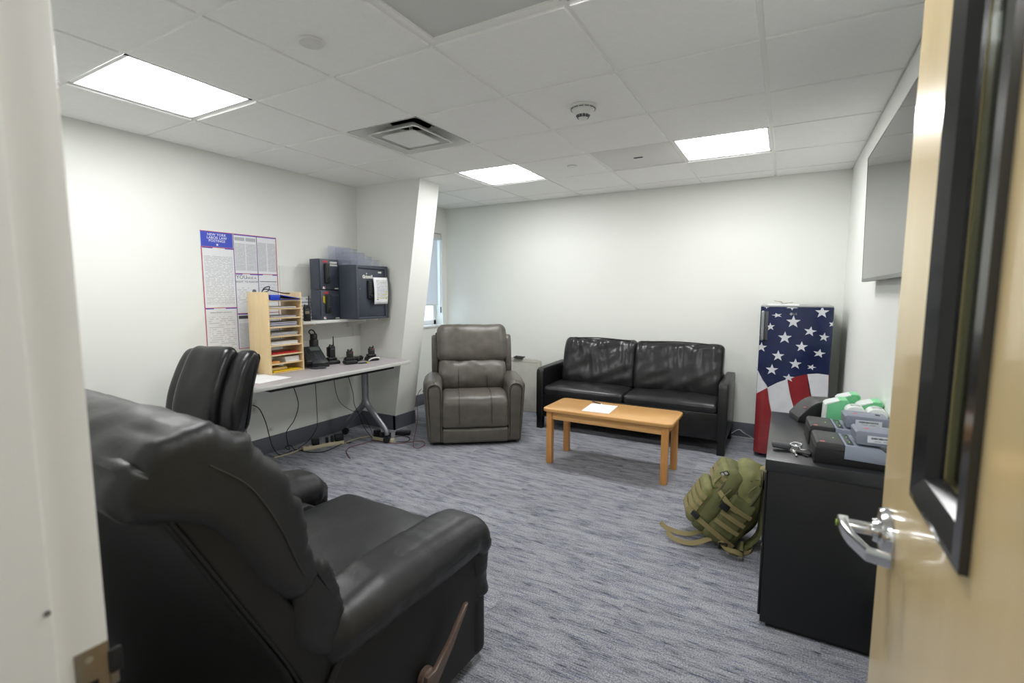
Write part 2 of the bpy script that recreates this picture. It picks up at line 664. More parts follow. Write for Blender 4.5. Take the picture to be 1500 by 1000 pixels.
# baseboards
BH = 0.145
struct(box('baseboard_back', M_base, XL, XR, YB - 0.008, YB, 0, BH, 0.003))
struct(box('baseboard_right', M_base, XR - 0.008, XR, YF, YB, 0, BH, 0.003))
struct(boxes('baseboard_left', M_base, [(XL, XL + 0.008, YF, CY0, 0, BH), (XL, XL + 0.008, CY1, YB, 0, BH)], bev=0.003))
bb = BH * (XT - XB) / (CEIL + 0.1)
struct(boxes('baseboard_pier', M_base, [(XL, XB + bb + 0.006, CY0 - 0.008, CY0, 0, BH), (XB, XB + bb + 0.008, CY0 - 0.008, CY1 + 0.008, 0, BH), (XL, XB, CY1, CY1 + 0.008, 0, BH)]))
# pale caulk line at the foot of the base
M_caulk = mat('caulk', 'b8b9ba', 0.6)
struct(boxes('trim_2', M_caulk, [(XL, XR, YB - 0.014, YB - 0.008, 0, 0.006), (XB + bb + 0.008, XB + bb + 0.014, CY0 - 0.01, CY1, 0, 0.006), (XL + 0.008, XL + 0.014, CY1 + 0.01, YB, 0, 0.006)]))

# ---------------------------------------------------------------- ceiling
ceiling = struct(box('ceiling', mat('plenum', '8a8a88', 0.9), XL - 0.2, XR + 0.1, YF - 0.15, YB + 0.1, CEIL + 0.12, CEIL + 0.2))
TS = 0.61
lights = [(-1, -1), (0, 3), (3, 3), (3, -1)]
special = {(0, 1): 'vent', (2, -1): 'grey', (2, 3): 'hatch'}
tile_m = {}
def tile_mesh(w, d):
    key = (round(w, 3), round(d, 3))
    if key not in tile_m:
        bm = bmesh.new()
        g = 0.0108
        bx(bm, -w / 2 + g, w / 2 - g, -d / 2 + g, d / 2 - g, -0.0095, 0.012)
        es = [e for e in bm.edges if all(v.co.z < 0 for v in e.verts)]
        bmesh.ops.bevel(bm, geom=es, offset=0.002, segments=1, affect='EDGES')
        me = bpy.data.meshes.new('ceiling_tile'); bm.to_mesh(me); bm.free()
        me.materials.append(M_tile)
        tile_m[key] = me
    return tile_m[key]
for i in range(-2, 5):
    for j in range(-3, 6):
        x0, x1 = max(i * TS, XL), min((i + 1) * TS, XR)
        y0, y1 = max(j * TS, YF), min((j + 1) * TS, YB)
        if x1 - x0 < 0.03 or y1 - y0 < 0.03 or (i, j) in lights or (i, j) in special:
            continue
        if x1 < XT + 0.02 and y0 > CY0 - 0.1 and y1 < CY1:
            continue
        o = bpy.data.objects.new('ceiling_tile', tile_mesh(x1 - x0, y1 - y0))
        COL.objects.link(o)
        o.location = ((x0 + x1) / 2, (y0 + y1) / 2, CEIL)
        o.parent = ceiling
gw = 0.012
for i in range(-1, 5):
    box('grid_bar', M_grid, i * TS - gw, i * TS + gw, YF, YB, CEIL, CEIL + 0.004, 0, ceiling)
for j in range(-2, 6):
    box('cross_bar', M_grid, XL, XR, j * TS - gw, j * TS + gw, CEIL + 0.0005, CEIL + 0.0045, 0, ceiling)
struct(boxes('trim_3', M_grid, [(XL, XL + 0.022, YF, YB, CEIL - 0.0005, CEIL + 0.003), (XR - 0.022, XR, YF, YB, CEIL - 0.0005, CEIL + 0.003),
                               (XL, XR, YB - 0.022, YB, CEIL - 0.001, CEIL + 0.002), (XL, XR, YF, YF + 0.022, CEIL - 0.001, CEIL + 0.002)]))

# troffers
M_lens = emis('lamp_lens', 'ffffff', LAMP)
M_wing = mat('lamp_wing_white', 'f0f1f2', 0.35)
light_labels = ['bright ceiling troffer above the desk wall, nearest the door jamb on the left',
                'small-looking bright ceiling troffer just right of the slanted pier',
                'bright ceiling troffer nearest the wall-mounted screen and above the fridge side',
                'ceiling troffer cut by the top edge of the picture, above the coffee table side']
light_labels[3] = 'ceiling troffer of which only a sliver shows at the top edge'
def troffer(i, j, label, base=(0, 0), z=CEIL, group='ceiling troffers'):
    cx, cy = (i + 0.5) * TS, (j + 0.5) * TS
    t = thing('ceiling_light', label, 'ceiling light', (cx, cy, z), 0, group)
    h = TS / 2 - 0.012
    boxes('frame', M_wing, [(-h, h, -h, -h + 0.016, -0.004, 0.0), (-h, h, h - 0.016, h, -0.004, 0.0), (-h, -h + 0.010, -h, h, -0.004, 0.0), (h - 0.010, h, -h, h, -0.004, 0.0)], t)
    w = h - 0.012
    for s in (-1, 1):
        bm = bmesh.new()
        R0, R1 = [], []
        for q in range(9):
            a = q / 8
            yy = s * (w - a * (w - 0.160))
            zz = 0.002 + 0.063 * math.sin(a * PI / 2)
            R0.append(bm.verts.new((-w, yy, zz))); R1.append(bm.verts.new((w, yy, zz)))
        for q in range(8):
            bm.faces.new((R0[q], R1[q], R1[q + 1], R0[q + 1]))
        finish(bm, 'reflector_wing', M_wing, t)
    bm = bmesh.new()
    R0, R1 = [], []
    for q in range(13):
        a = -1 + 2 * q / 12
        R0.append(bm.verts.new((-w, 0.160 * a, 0.065 - 0.066 * (1 - a * a)))); R1.append(bm.verts.new((w, 0.160 * a, 0.065 - 0.066 * (1 - a * a))))
    for q in range(12):
        bm.faces.new((R0[q], R0[q + 1], R1[q + 1], R1[q]))
    finish(bm, 'lens', M_lens, t)
    for s in (-1, 1):
        box('end_plate', M_wing, min(s * w, s * (w + 0.004)), max(s * w, s * (w + 0.004)), -w, w, 0.0, 0.085, 0, t)
    box('housing', M_wing, -w - 0.004, w + 0.004, -w, w, 0.086, 0.1, 0, t)
    return t
for (i, j), lb in zip(lights, light_labels):
    troffer(i, j, lb)

# air diffuser: nested square cones round a hanging plaque
def vent():
    i, j = 0, 1
    t = thing('air_diffuser', 'square white ceiling air diffuser with nested louvres', 'air vent', ((i + .5) * TS, (j + .5) * TS, CEIL))
    M = mat('vent_white', 'e4e5e3', 0.45)
    def cone(name, r0, z0, r1, z1, lip=0.012):
        bm = bmesh.new()
        rings = []
        for r, z in ((r0 - lip, z0), (r0, z0), (r0 - 0.002, z0 + 0.006), ((r0 + r1) / 2 - 0.004, (z0 + z1) / 2 + 0.008), (r1, z1)):
            pts = rrect(-r, r, -r, r, min(0.02, r * 0.3), 3)
            rings.append([bm.verts.new((p[0], p[1], z)) for p in pts])
        n = len(rings[0])
        for A, B in zip(rings, rings[1:]):
            for q in range(n):
                bm.faces.new((A[q], A[(q + 1) % n], B[(q + 1) % n], B[q]))
        return finish(bm, name, M, t)
    h = TS / 2 - 0.012
    cone('outer_louvre', h, -0.005, 0.145, 0.10, 0.0)
    cone('middle_louvre', 0.205, -0.010, 0.11, 0.055)
    bm = bmesh.new()
    prism_bm(bm, rrect(-0.14, 0.14, -0.14, 0.14, 0.015, 3), -0.014, -0.008, 'z')
    lathe_bm(bm, [(0.06, -0.008), (0.05, 0.0), (0.014, 0.03), (0.012, 0.07)], 20)
    finish(bm, 'plaque', M, t)
    lathe('duct_neck', M, [(0.148, 0.09), (0.148, 0.118), (0.14, 0.118), (0.14, 0.09)], 32, t)
    lathe('duct_shade_disc', mat('duct_shade_grey', '6c6d6f', 0.8), [(0.138, 0.112), (0.138, 0.116)], 32, t)  # grey disc stands in for the shade up inside the duct
vent()
def panel_cell(i, j, name, m, label, cat):
    t = thing(name, label, cat, ((i + .5) * TS, (j + .5) * TS, CEIL))
    h = TS / 2 - 0.013
    return t, h
t, h = panel_cell(2, -1, 'return_grille', None, 'plain grey square return panel in the ceiling at the top edge', 'vent panel')
box('panel', mat('grey_panel', 'd6d8d5', 0.6, bump=(900, 0.3, 0.001)), -h + .012, h - .012, -h + .012, h - .012, 0.006, 0.01, 0, t)
boxes('frame', M_grid, [(-h, h, -h, -h + .02, -.004, .006), (-h, h, h - .02, h, -.004, .006), (-h, -h + .02, -h + .02, h - .02, -.004, .006), (h - .02, h, -h + .02, h - .02, -.004, .006)], t)
t, h = panel_cell(2, 3, 'access_hatch', None, 'ceiling access hatch with a small dark slot', 'access panel')
box('panel', mat('hatch_white', 'e2e2de', 0.5), -h, h, -h, h, -0.004, 0.006, 0.002, t)
box('latch_slot', M_black, -0.035, 0.035, -0.012, 0.012, -0.008, -0.003, 0.003, t)
# smoke detector
sx, sy = 2.52 * TS, 1.53 * TS
t = thing('smoke_detector', 'white stepped cone smoke detector hanging from a ceiling tile', 'smoke detector', (sx, sy, CEIL - 0.0095))
M_det = mat('detector_white', 'e2e2de', 0.35)
M_slot = mat('detector_slot', '55565a', 0.7)
lathe('base', M_det, [(0.075, 0.0), (0.078, -0.006), (0.074, -0.012), (0.068, -0.014)], 32, t)
lathe('body', M_det, [(0.066, -0.014), (0.064, -0.022), (0.054, -0.026), (0.050, -0.034), (0.034, -0.052), (0.024, -0.066), (0.018, -0.070)], 32, t)
for q in range(12):
    a = 2 * PI * q / 12
    box('vent_slot', M_slot, -0.007, 0.007, -0.0012, 0.0012, -0.008, 0.008, 0, t, loc=(0.0335 * math.cos(a), 0.0335 * math.sin(a), -0.0565), rot=(0.55, 0, a + PI / 2))
for q in range(14):
    a = 2 * PI * q / 14
    box('upper_slot', M_slot, -0.012, 0.012, -0.0012, 0.0012, -0.0018, 0.0018, 0, t, loc=(0.0668 * math.cos(a), 0.0668 * math.sin(a), -0.018), rot=(0, 0, a + PI / 2))
o = lathe('sprinkler_cover', M_det, [(0.05, 0.0), (0.052, -0.006), (0.048, -0.011), (0.0, -0.012)][:3], 32, None, (1.33 * TS, -0.46 * TS, CEIL - 0.0095))
tag(o, 'round white sprinkler cover disc on the ceiling tile at top left', 'sprinkler cover')
o = lathe('sprinkler_cover', M_det, [(0.04, 0.0), (0.042, -0.005), (0.038, -0.008)], 32, None, (1.62 * TS, 3.45 * TS, CEIL - 0.0095))
tag(o, 'small white disc on the ceiling between the troffer and the access hatch', 'sprinkler cover')

# ---------------------------------------------------------------- window
M_wf = mat('window_frame_white', 'eceeee', 0.35)
win = struct(boxes('window_1', M_wf, [
    (XL - 0.16, XL - 0.11, WY0, WY0 + 0.05, WZ0, WZ1), (XL - 0.16, XL - 0.11, WY1 - 0.05, WY1, WZ0, WZ1),
    (XL - 0.16, XL - 0.11, WY0, WY1, WZ0, WZ0 + 0.06), (XL - 0.16, XL - 0.11, WY0, WY1, WZ1 - 0.05, WZ1),
    (XL - 0.15, XL - 0.12, WY0, WY1, 1.49, 1.53)], bev=0.004))
M_glass = thin_clear('window_glass', 'f4fbff', body=0.02)
box('pane', M_glass, XL - 0.137, XL - 0.133, WY0 + 0.05, WY1 - 0.05, WZ0 + 0.06, 1.49, 0, win)
box('pane', M_glass, XL - 0.137, XL - 0.133, WY0 + 0.05, WY1 - 0.05, 1.53, WZ1 - 0.05, 0, win)
box('window_sill', M_wf, XL - 0.11, XL + 0.02, WY0 - 0.01, WY1 + 0.02, WZ0 - 0.02, WZ0 + 0.004, 0.004, win)
t = thing('roller_shade', 'pale roller shade pulled most of the way down the window', 'window shade', (XL - 0.05, (WY0 + WY1) / 2, WZ1))
hw = (WY1 - WY0) / 2 - 0.05
M_shade = mat('shade_cloth', 'eceef0', 0.8)
_t = M_shade.node_tree
_tl = _t.nodes.new('ShaderNodeBsdfTranslucent'); _tl.inputs[0].default_value = lin('eceef0')
_mx = _t.nodes.new('ShaderNodeMixShader'); _mx.inputs[0].default_value = 0.35
_t.links.new(_t.nodes['Principled BSDF'].outputs[0], _mx.inputs[1]); _t.links.new(_tl.outputs[0], _mx.inputs[2])
_t.links.new(_mx.outputs[0], _t.nodes['Material Output'].inputs[0])
box('fabric', M_shade, -0.002, 0.002, -hw, hw + 0.015, -0.88, -0.06, 0, t)
box('cassette', M_wf, -0.035, 0.035, -hw - 0.02, hw + 0.045, -0.075, -0.002, 0.01, t)
box('hem_bar', M_wf, -0.006, 0.006, -hw, hw + 0.015, -0.895, -0.875, 0.003, t)
tube('pull_cord', mat('cord_grey', '9a9ca0', 0.5), [(0.035, hw + 0.03, -0.07), (0.036, hw + 0.03, -0.5), (0.035, hw + 0.03, -0.9)], 0.0025, 6, t)
lathe('cord_weight', mat('cord_dark', '4a4c50', 0.5), [(0.006, 0), (0.008, 0.01), (0.008, 0.07), (0.004, 0.08)], 12, t, (0.035, hw + 0.03, -0.99))
t = thing('neighbour_building', 'pale building with blue posts seen through the window', 'building', (-5.2, 8.5, 0))
M_fac = mat('facade_white', 'dfe4ea', 0.8)
box('wall', M_fac, -0.3, 0, -7, 7, -3, 7, 0, t)
for q in range(7):
    box('post', mat('post_blue', '2c5aa8', 0.5), 0.0, 0.1, -6 + q * 2 - 0.12, -6 + q * 2 + 0.12, -3, 7, 0, t)

# ---------------------------------------------------------------- doorway
t = struct(boxes('trim_1', M_frame, [
    (1.85, 1.90, -1.64, -1.485, 0, 2.14), (1.835, 1.85, -1.64, -1.62, 0, 2.19), (1.80, 1.85, -1.485, -1.47, 0, 2.19),
    (1.90, 1.916, -1.625, -1.535, 0, 2.125),
    (2.815, 2.865, -1.64, -1.485, 0, 2.14), (2.799, 2.815, -1.625, -1.535, 0, 2.125), (2.815, 2.915, -1.485, -1.47, 0, 2.19),
    (1.85, 2.865, -1.64, -1.485, 2.14, 2.19)], bev=0.003))
M_strike = mat('strike_metal', '8e8478', 0.35, 0.9)
st = boxes('strike_plate', M_strike, [(1.8995, 1.9015, -1.518, -1.486, 0.87, 0.978), (1.8995, 1.9015, -1.488, -1.478, 0.92, 0.955)], t, 0.0006)
boxes('strike_hole', M_blackm, [(1.9012, 1.9020, -1.512, -1.498, 0.91, 0.938)], st)
for z in (0.882, 0.966):
    lathe('screw', M_steel, [(0.004, 0), (0.004, 0.0008)], 10, st, (1.9014, -1.505, z), (0, PI / 2, 0))
lathe('bumper', mat('bumper_grey', '6a6a6c', 0.7), [(0.003, 0), (0.003, 0.002)], 10, t, (1.916, -1.54, 1.05), (0, PI / 2, 0))
box('strike_lip', M_blackm, 1.8985, 1.9045, -1.487, -1.474, 0.935, 0.965, 0.002, t)

M_maple = wood('maple_veneer', 'dcc695', 'd2b983', (1.5, 1.5, 0.25), 0.30, 0.5, 9)
DX0, DX1, DY0, DY1 = 2.767, 2.812, -1.468, -0.556
LY0, LY1, LZ0, LZ1 = -1.005, -0.845, 1.125, 1.985       # glass opening
door = struct(boxes('door_1', M_maple, [
    (DX0, DX1, DY0, LY0, 0.01, 2.13), (DX0, DX1, LY1, DY1, 0.01, 2.13),
    (DX0, DX1, LY0, LY1, 0.01, LZ0), (DX0, DX1, LY0, LY1, LZ1, 2.13)]))
M_lite = mat('lite_frame_black', '1b1b1c', 0.22, coat=0.4)
def lite(side):
    # bevelled rectangular frame: outer edge flat, sloping into the opening
    bm = bmesh.new()
    xo = DX0 if side < 0 else DX1
    def ring(m, dx):
        return [bm.verts.new((xo + side * dx, a, b)) for a, b in ((LY0 - m, LZ0 - m), (LY1 + m, LZ0 - m), (LY1 + m, LZ1 + m), (LY0 - m, LZ1 + m))]
    rs = [ring(0.040, 0.0), ring(0.040, 0.009), ring(0.026, 0.012), ring(0.0, 0.002), ring(-0.008, -0.0125), ring(-0.008, -0.0175)]
    for A, B in zip(rs, rs[1:]):
        for q in range(4):
            bm.faces.new((A[q], A[(q + 1) % 4], B[(q + 1) % 4], B[q]))
    return finish(bm, 'vision_frame', M_lite, door, ang=20)
lite(-1); lite(1)
M_dg = thin_clear('door_glass', 'e8eeea', body=0.0)
box('glass', M_dg, (DX0 + DX1) / 2 - 0.003, (DX0 + DX1) / 2 + 0.003, LY0 + 0.006, LY1 - 0.006, LZ0 + 0.006, LZ1 - 0.006, 0, door)
# lever handle, hall side (faces the camera) and room side
def lever(side):
    xo = DX0 if side < 0 else DX1
    yy, zz = -0.652, 0.957
    bm = bmesh.new()
    Mx = Matrix.Translation((xo, yy, zz)) @ Matrix.Rotation(side * PI / 2, 4, 'Y')
    lathe_bm(bm, [(0.044, 0.0), (0.044, 0.010), (0.040, 0.018), (0.022, 0.021), (0.020, 0.028)], 32, M=Mx)
    rose = finish(bm, 'lever_rose', M_chrome, door)
    bm = bmesh.new()
    lathe_bm(bm, [(0.0115, 0.024), (0.0115, 0.066), (0.0105, 0.070)], 20, M=Mx)
    finish(bm, 'lever_shank', M_chrome, rose)
    # blade: leaves the shank, runs towards the hinge, returns to the door
    X = lambda d: xo + side * d
    out = [(X(0.080), yy + 0.016), (X(0.078), yy - 0.02), (X(0.070), yy - 0.06), (X(0.050), yy - 0.112), (X(0.018), yy - 0.122),
           (X(0.018), yy - 0.112), (X(0.043), yy - 0.103), (X(0.060), yy - 0.055), (X(0.064), yy - 0.015), (X(0.062), yy + 0.016)]
    bm = bmesh.new()
    prism_bm(bm, out, zz - 0.012, zz + 0.012, 'z', 0.003)
    finish(bm, 'lever_blade', M_chrome, rose)
    lathe('lock_button', mat('button_green', '7d9a3a', 0.4), [(0.006, 0), (0.006, 0.002)], 12, rose, (X(0.081), yy + 0.002, zz), (0, side * PI / 2, 0))
lever(-1); lever(1)
box('latch_plate', M_steel, DX0 + 0.008, DX1 - 0.008, DY1, DY1 + 0.002, 0.91, 1.02, 0, door)

# hall behind the camera
struct(box('floor_hall', M_carpet, 0.2, 4.2, -3.6, -1.64, -0.1, 0.0))
struct(boxes('wall_hall', M_wall, [(0.2, 4.2, -3.7, -3.6, 0, CEIL + .1), (0.1, 0.2, -3.7, -1.62, 0, CEIL + .1), (4.2, 4.3, -3.7, -1.62, 0, CEIL + .1), (XR, 4.3, -1.62, -1.5, 0, CEIL + .1)]))
hl = struct(box('ceiling_hall', M_tile, 0.1, 4.3, -3.7, -1.62, CEIL + 0.11, CEIL + 0.2))
troffer(3.2, -5.1, 'unseen hall ceiling troffer added to light the doorway', z=CEIL + 0.0)  # fill lamp added out of view to brighten the jamb and door face
STARS = [
    (2.640, 1.152, 0.053, 0, 1),
    (2.626, 1.270, 0.043, 0.63, 0.6),
    (2.830, 1.233, 0.050, 0, 1),
    (2.523, 1.202, 0.041, 0.3, 0.5),
    (2.480, 1.107, 0.034, 0.1, 1),
    (2.587, 1.022, 0.052, 0, 1),
    (2.759, 1.080, 0.046, -0.15, 0.9),
    (2.854, 1.039, 0.037, -0.1, 1),
    (2.707, 0.955, 0.045, 0, 1),
    (2.422, 0.934, 0.043, 0, 1),
    (2.547, 0.871, 0.047, 0, 1),
    (2.829, 0.909, 0.045, -0.15, 0.8),
    (2.508, 0.753, 0.048, 0, 1),
    (2.672, 0.813, 0.046, 0, 1),
    (2.784, 0.796, 0.034, -0.3, 0.7),
    (2.904, 1.142, 0.028, -0.2, 1),
    (2.631, 0.696, 0.044, 0, 0.8),
    (2.444, 1.271, 0.020, 0.63, 1),
    (2.392, 1.187, 0.012, 0, 1),
    (2.396, 1.033, 0.014, 0, 1),
]
FLAG = [
    ('white_stripe', 'w', [(2.382, 0.783), (2.409, 0.726), (2.441, 0.669), (2.483, 0.601), (2.433, 0.563), (2.384, 0.52)]),
    ('red_stripe', 'r', [(2.384, 0.52), (2.433, 0.563), (2.483, 0.601), (2.502, 0.495), (2.522, 0.408), (2.537, 0.319), (2.565, 0.021), (2.394, -0.009)]),
    ('white_stripe', 'w', [(2.483, 0.601), (2.552, 0.649), (2.622, 0.685), (2.636, 0.613), (2.653, 0.542), (2.69, 0.421), (2.754, 0.054), (2.565, 0.021), (2.537, 0.319), (2.522, 0.408), (2.502, 0.495)]),
    ('red_stripe', 'r', [(2.622, 0.685), (2.693, 0.716), (2.759, 0.738), (2.775, 0.627), (2.799, 0.529), (2.835, 0.36), (2.899, 0.079), (2.754, 0.054), (2.69, 0.421), (2.653, 0.542), (2.636, 0.613)]),
    ('white_stripe', 'w', [(2.759, 0.738), (2.83, 0.749), (2.901, 0.743), (2.908, 0.57), (2.928, 0.084), (2.899, 0.079), (2.835, 0.36), (2.799, 0.529), (2.775, 0.627)]),
    ('red_stripe', 'r', [(2.901, 0.743), (2.919, 0.741), (2.958, 0.089), (2.928, 0.084), (2.908, 0.57)]),
]
HEM = [(2.389, 0.761), (2.412, 0.711), (2.444, 0.661), (2.483, 0.601), (2.502, 0.495), (2.522, 0.408)]
# ================================================================== FURNITURE
L_black = leather('leather_black_matte', '1d1e20', 0.42, 0.22)
L_gloss = leather('leather_black_gloss', '232325', 0.29, 0.18)
L_grey = leather('leather_taupe', '5b5750', 0.40, 0.18)
L_back = mat('recliner_back_vinyl', '0c0c0d', 0.58, bump=(300, 0.1, 0.001))
L_piping = mat('taupe_piping', '3c3a36', 0.5)

# ---------------------------------------------------------------- black recliner in the foreground
def black_recliner():
    t = thing('recliner', 'big black leather recliner in the foreground, seen from behind', 'recliner', (1.18, -0.74, 0), math.radians(-2))
    XW = -0.53      # the far side stands a little further out
    def wr(seed, amp=0.006, sc=(9, 26)):
        def f(co, n, u, v):
            # gathers near both ends of the cushion
            e = max(0, 1 - min(u, 1 - u) / 0.22)
            w = noise.noise(Vector((co.x * 5 + seed, v * sc[1] * 1.6, seed))) * amp * (0.35 + 2.0 * e)
            w += noise.noise(Vector((co.x * sc[0], v * 9, seed + 4))) * amp * 0.8
            k = 0.15 if (co.y < -0.50 and co.z < 1.07) or n.z < -0.5 else 1.0
            return co + n * w * k
        return f
    loft('back_shell', L_back, [(-0.56, 1.04), (-0.28, 0.46), (-0.265, 0.03), (-0.12, 0.03), (-0.12, 0.30), (-0.235, 0.56), (-0.50, 1.06)], XW, 0.45, 0.012, t, nx=6, ang=40)
    # seam down the rear corner
    for s in (1,):
        tube('back_seam', L_back, [(s * 0.447, -0.56, 1.035), (s * 0.447, -0.42, 0.75), (s * 0.447, -0.283, 0.46), (s * 0.447, -0.225, 0.21)], 0.004, 6, t)
    up_prof = [(-0.595, 0.985), (-0.615, 1.04), (-0.58, 1.10), (-0.47, 1.128), (-0.38, 1.095), (-0.315, 1.02), (-0.26, 0.90), (-0.232, 0.79), (-0.215, 0.715), (-0.25, 0.665), (-0.33, 0.70), (-0.45, 0.90), (-0.53, 0.955)]
    hp = loft('head_cushion', L_black, up_prof, XW - 0.015, 0.465, 0.040, t, nx=46, fn=wr(3, 0.010), dens=6)
    low = [(-0.27, 0.76), (-0.20, 0.735), (-0.165, 0.675), (-0.145, 0.60), (-0.15, 0.52), (-0.18, 0.46), (-0.25, 0.50), (-0.30, 0.60)]
    loft('lumbar_cushion', L_black, low, XW - 0.01, 0.46, 0.035, t, nx=46, fn=wr(8, 0.005), dens=8)
    for s in (1,):
        tube('cushion_seam', mat('seam_thread', '35332f', 0.7), [(s * 0.4655, -0.46, 1.055), (s * 0.4665, -0.385, 0.985), (s * 0.4665, -0.325, 0.875), (s * 0.4665, -0.285, 0.77), (s * 0.463, -0.255, 0.70)], 0.0016, 5, hp)
    # slack rear cover that bows out below
    bm = bmesh.new()
    G = []
    for a in range(25):
        x = XW - 0.03 + (0.445 - XW + 0.03) * a / 24
        col = []
        for b in range(13):
            z = 0.03 + 0.95 * b / 12
            yr = -0.56 + (1.04 - z) * 0.4828 if z > 0.46 else -0.28 + (0.46 - z) * 0.035
            u = min(1, max(0, (0.42 - x) / 0.55))
            bow = 0.17 * u * u * (3 - 2 * u) * min(1, (1.0 - z) / 0.5)
            col.append(bm.verts.new((x, yr - 0.003 - bow, z)))
        G.append(col)
    for a in range(24):
        for b in range(12):
            bm.faces.new((G[a][b], G[a + 1][b], G[a + 1][b + 1], G[a][b + 1]))
    rc = finish(bm, 'rear_cover', L_back, t, ang=60)
    rc.modifiers.new('thickness', 'SOLIDIFY').thickness = -0.006
    # seat and front
    pillow('seat', L_black, (-0.04, 0.19, 0.385), (0.66, 0.72, 0.17), 0.07, (14, 14, 4), 4, (0, 0, 0.035), wrinkle(0.008, (6, 4, 6), 2), t)
    pillow('footrest', L_black, (-0.04, 0.50, 0.24), (0.68, 0.085, 0.36), 0.04, (10, 3, 10), 3, (0, 0.015, 0), wrinkle(0.006, (9, 5, 9), 5), t)
    for s in (-1, 1):
        so = 0.455 if s > 0 else -XW
        ac = so - 0.07
        fy = 0.0 if s > 0 else -0.05
        prism('side_panel', L_back, [(0.43 + 1.4 * fy, 0.045), (0.445 + 1.4 * fy, 0.30), (0.42 + 1.4 * fy, 0.46), (0.36 + 1.4 * fy, 0.50), (-0.08, 0.51), (-0.17, 0.46), (-0.235, 0.36), (-0.262, 0.20), (-0.265, 0.045)], s * 0.30, s * so, 'x', 0.012, t)
        tube('side_welt', L_back, [(s * so, -0.08, 0.505), (s * so, -0.165, 0.455), (s * so, -0.23, 0.355), (s * so, -0.255, 0.20), (s * so, -0.26, 0.05)], 0.010, 8, t)
        def armfn(out, co, h, s=s):
            o = Vector(out)
            yy = co.y / h[1]
            if yy > 0.55:
                o.z -= 0.16 * (yy - 0.55) ** 2
            if yy < -0.45:
                k = (-0.45 - yy)
                o.z -= 0.06 * k
                o.x *= 1 - 0.25 * k
            d = Vector((co.x / h[0], 0, co.z / h[2]))
            if d.length > 0: d.normalize()
            e = 0.35 + 0.9 * max(0, abs(yy) - 0.45) * 1.8
            w = noise.noise(Vector((co.x * 6, co.y * 26, co.z * 6 + s * 5)))
            low_e = 1.0 + (1.2 if co.z < 0 else 0)
            return o + d * 0.0075 * e * low_e * w
        pillow('arm_pad', L_black, (s * ac, 0.145 + 0.6 * fy, 0.515), (0.215, 0.72 + fy, 0.15), 0.07, (8, 34, 4), 5, (0.012, 0, 0.012), armfn, t)
        pillow('arm_front', L_black, (s * ac, 0.465 + fy, 0.385), (0.16, 0.10, 0.29), 0.045, (5, 4, 14), 4, (0, 0.01, 0), wrinkle(0.010, (14, 8, 26), 6 + s), t)
        pillow('arm_front_lower', L_back, (s * ac, 0.447 + 1.2 * fy, 0.16), (0.155, 0.085, 0.25), 0.035, (4, 3, 6), 3, (0, 0.006, 0), None, t)
    box('base', M_blackm, -0.40, 0.40, -0.22, 0.40, 0.0, 0.07, 0.01, t)
    M_hand = mat('bronze_plastic', '5d4c42', 0.4)
    hd = lathe('handle_hub', M_hand, [(0.032, 0), (0.032, 0.018), (0.026, 0.026)], 24, t, (0.462, 0.135, 0.18), (0, PI / 2, 0))
    prism('recline_handle', M_hand, [(0.105, 0.19), (0.16, 0.175), (0.235, 0.245), (0.315, 0.338), (0.322, 0.352), (0.308, 0.350), (0.225, 0.275), (0.15, 0.225), (0.11, 0.225)], 0.482, 0.500, 'x', 0.005, t, (0, 0, -0.02))
black_recliner()

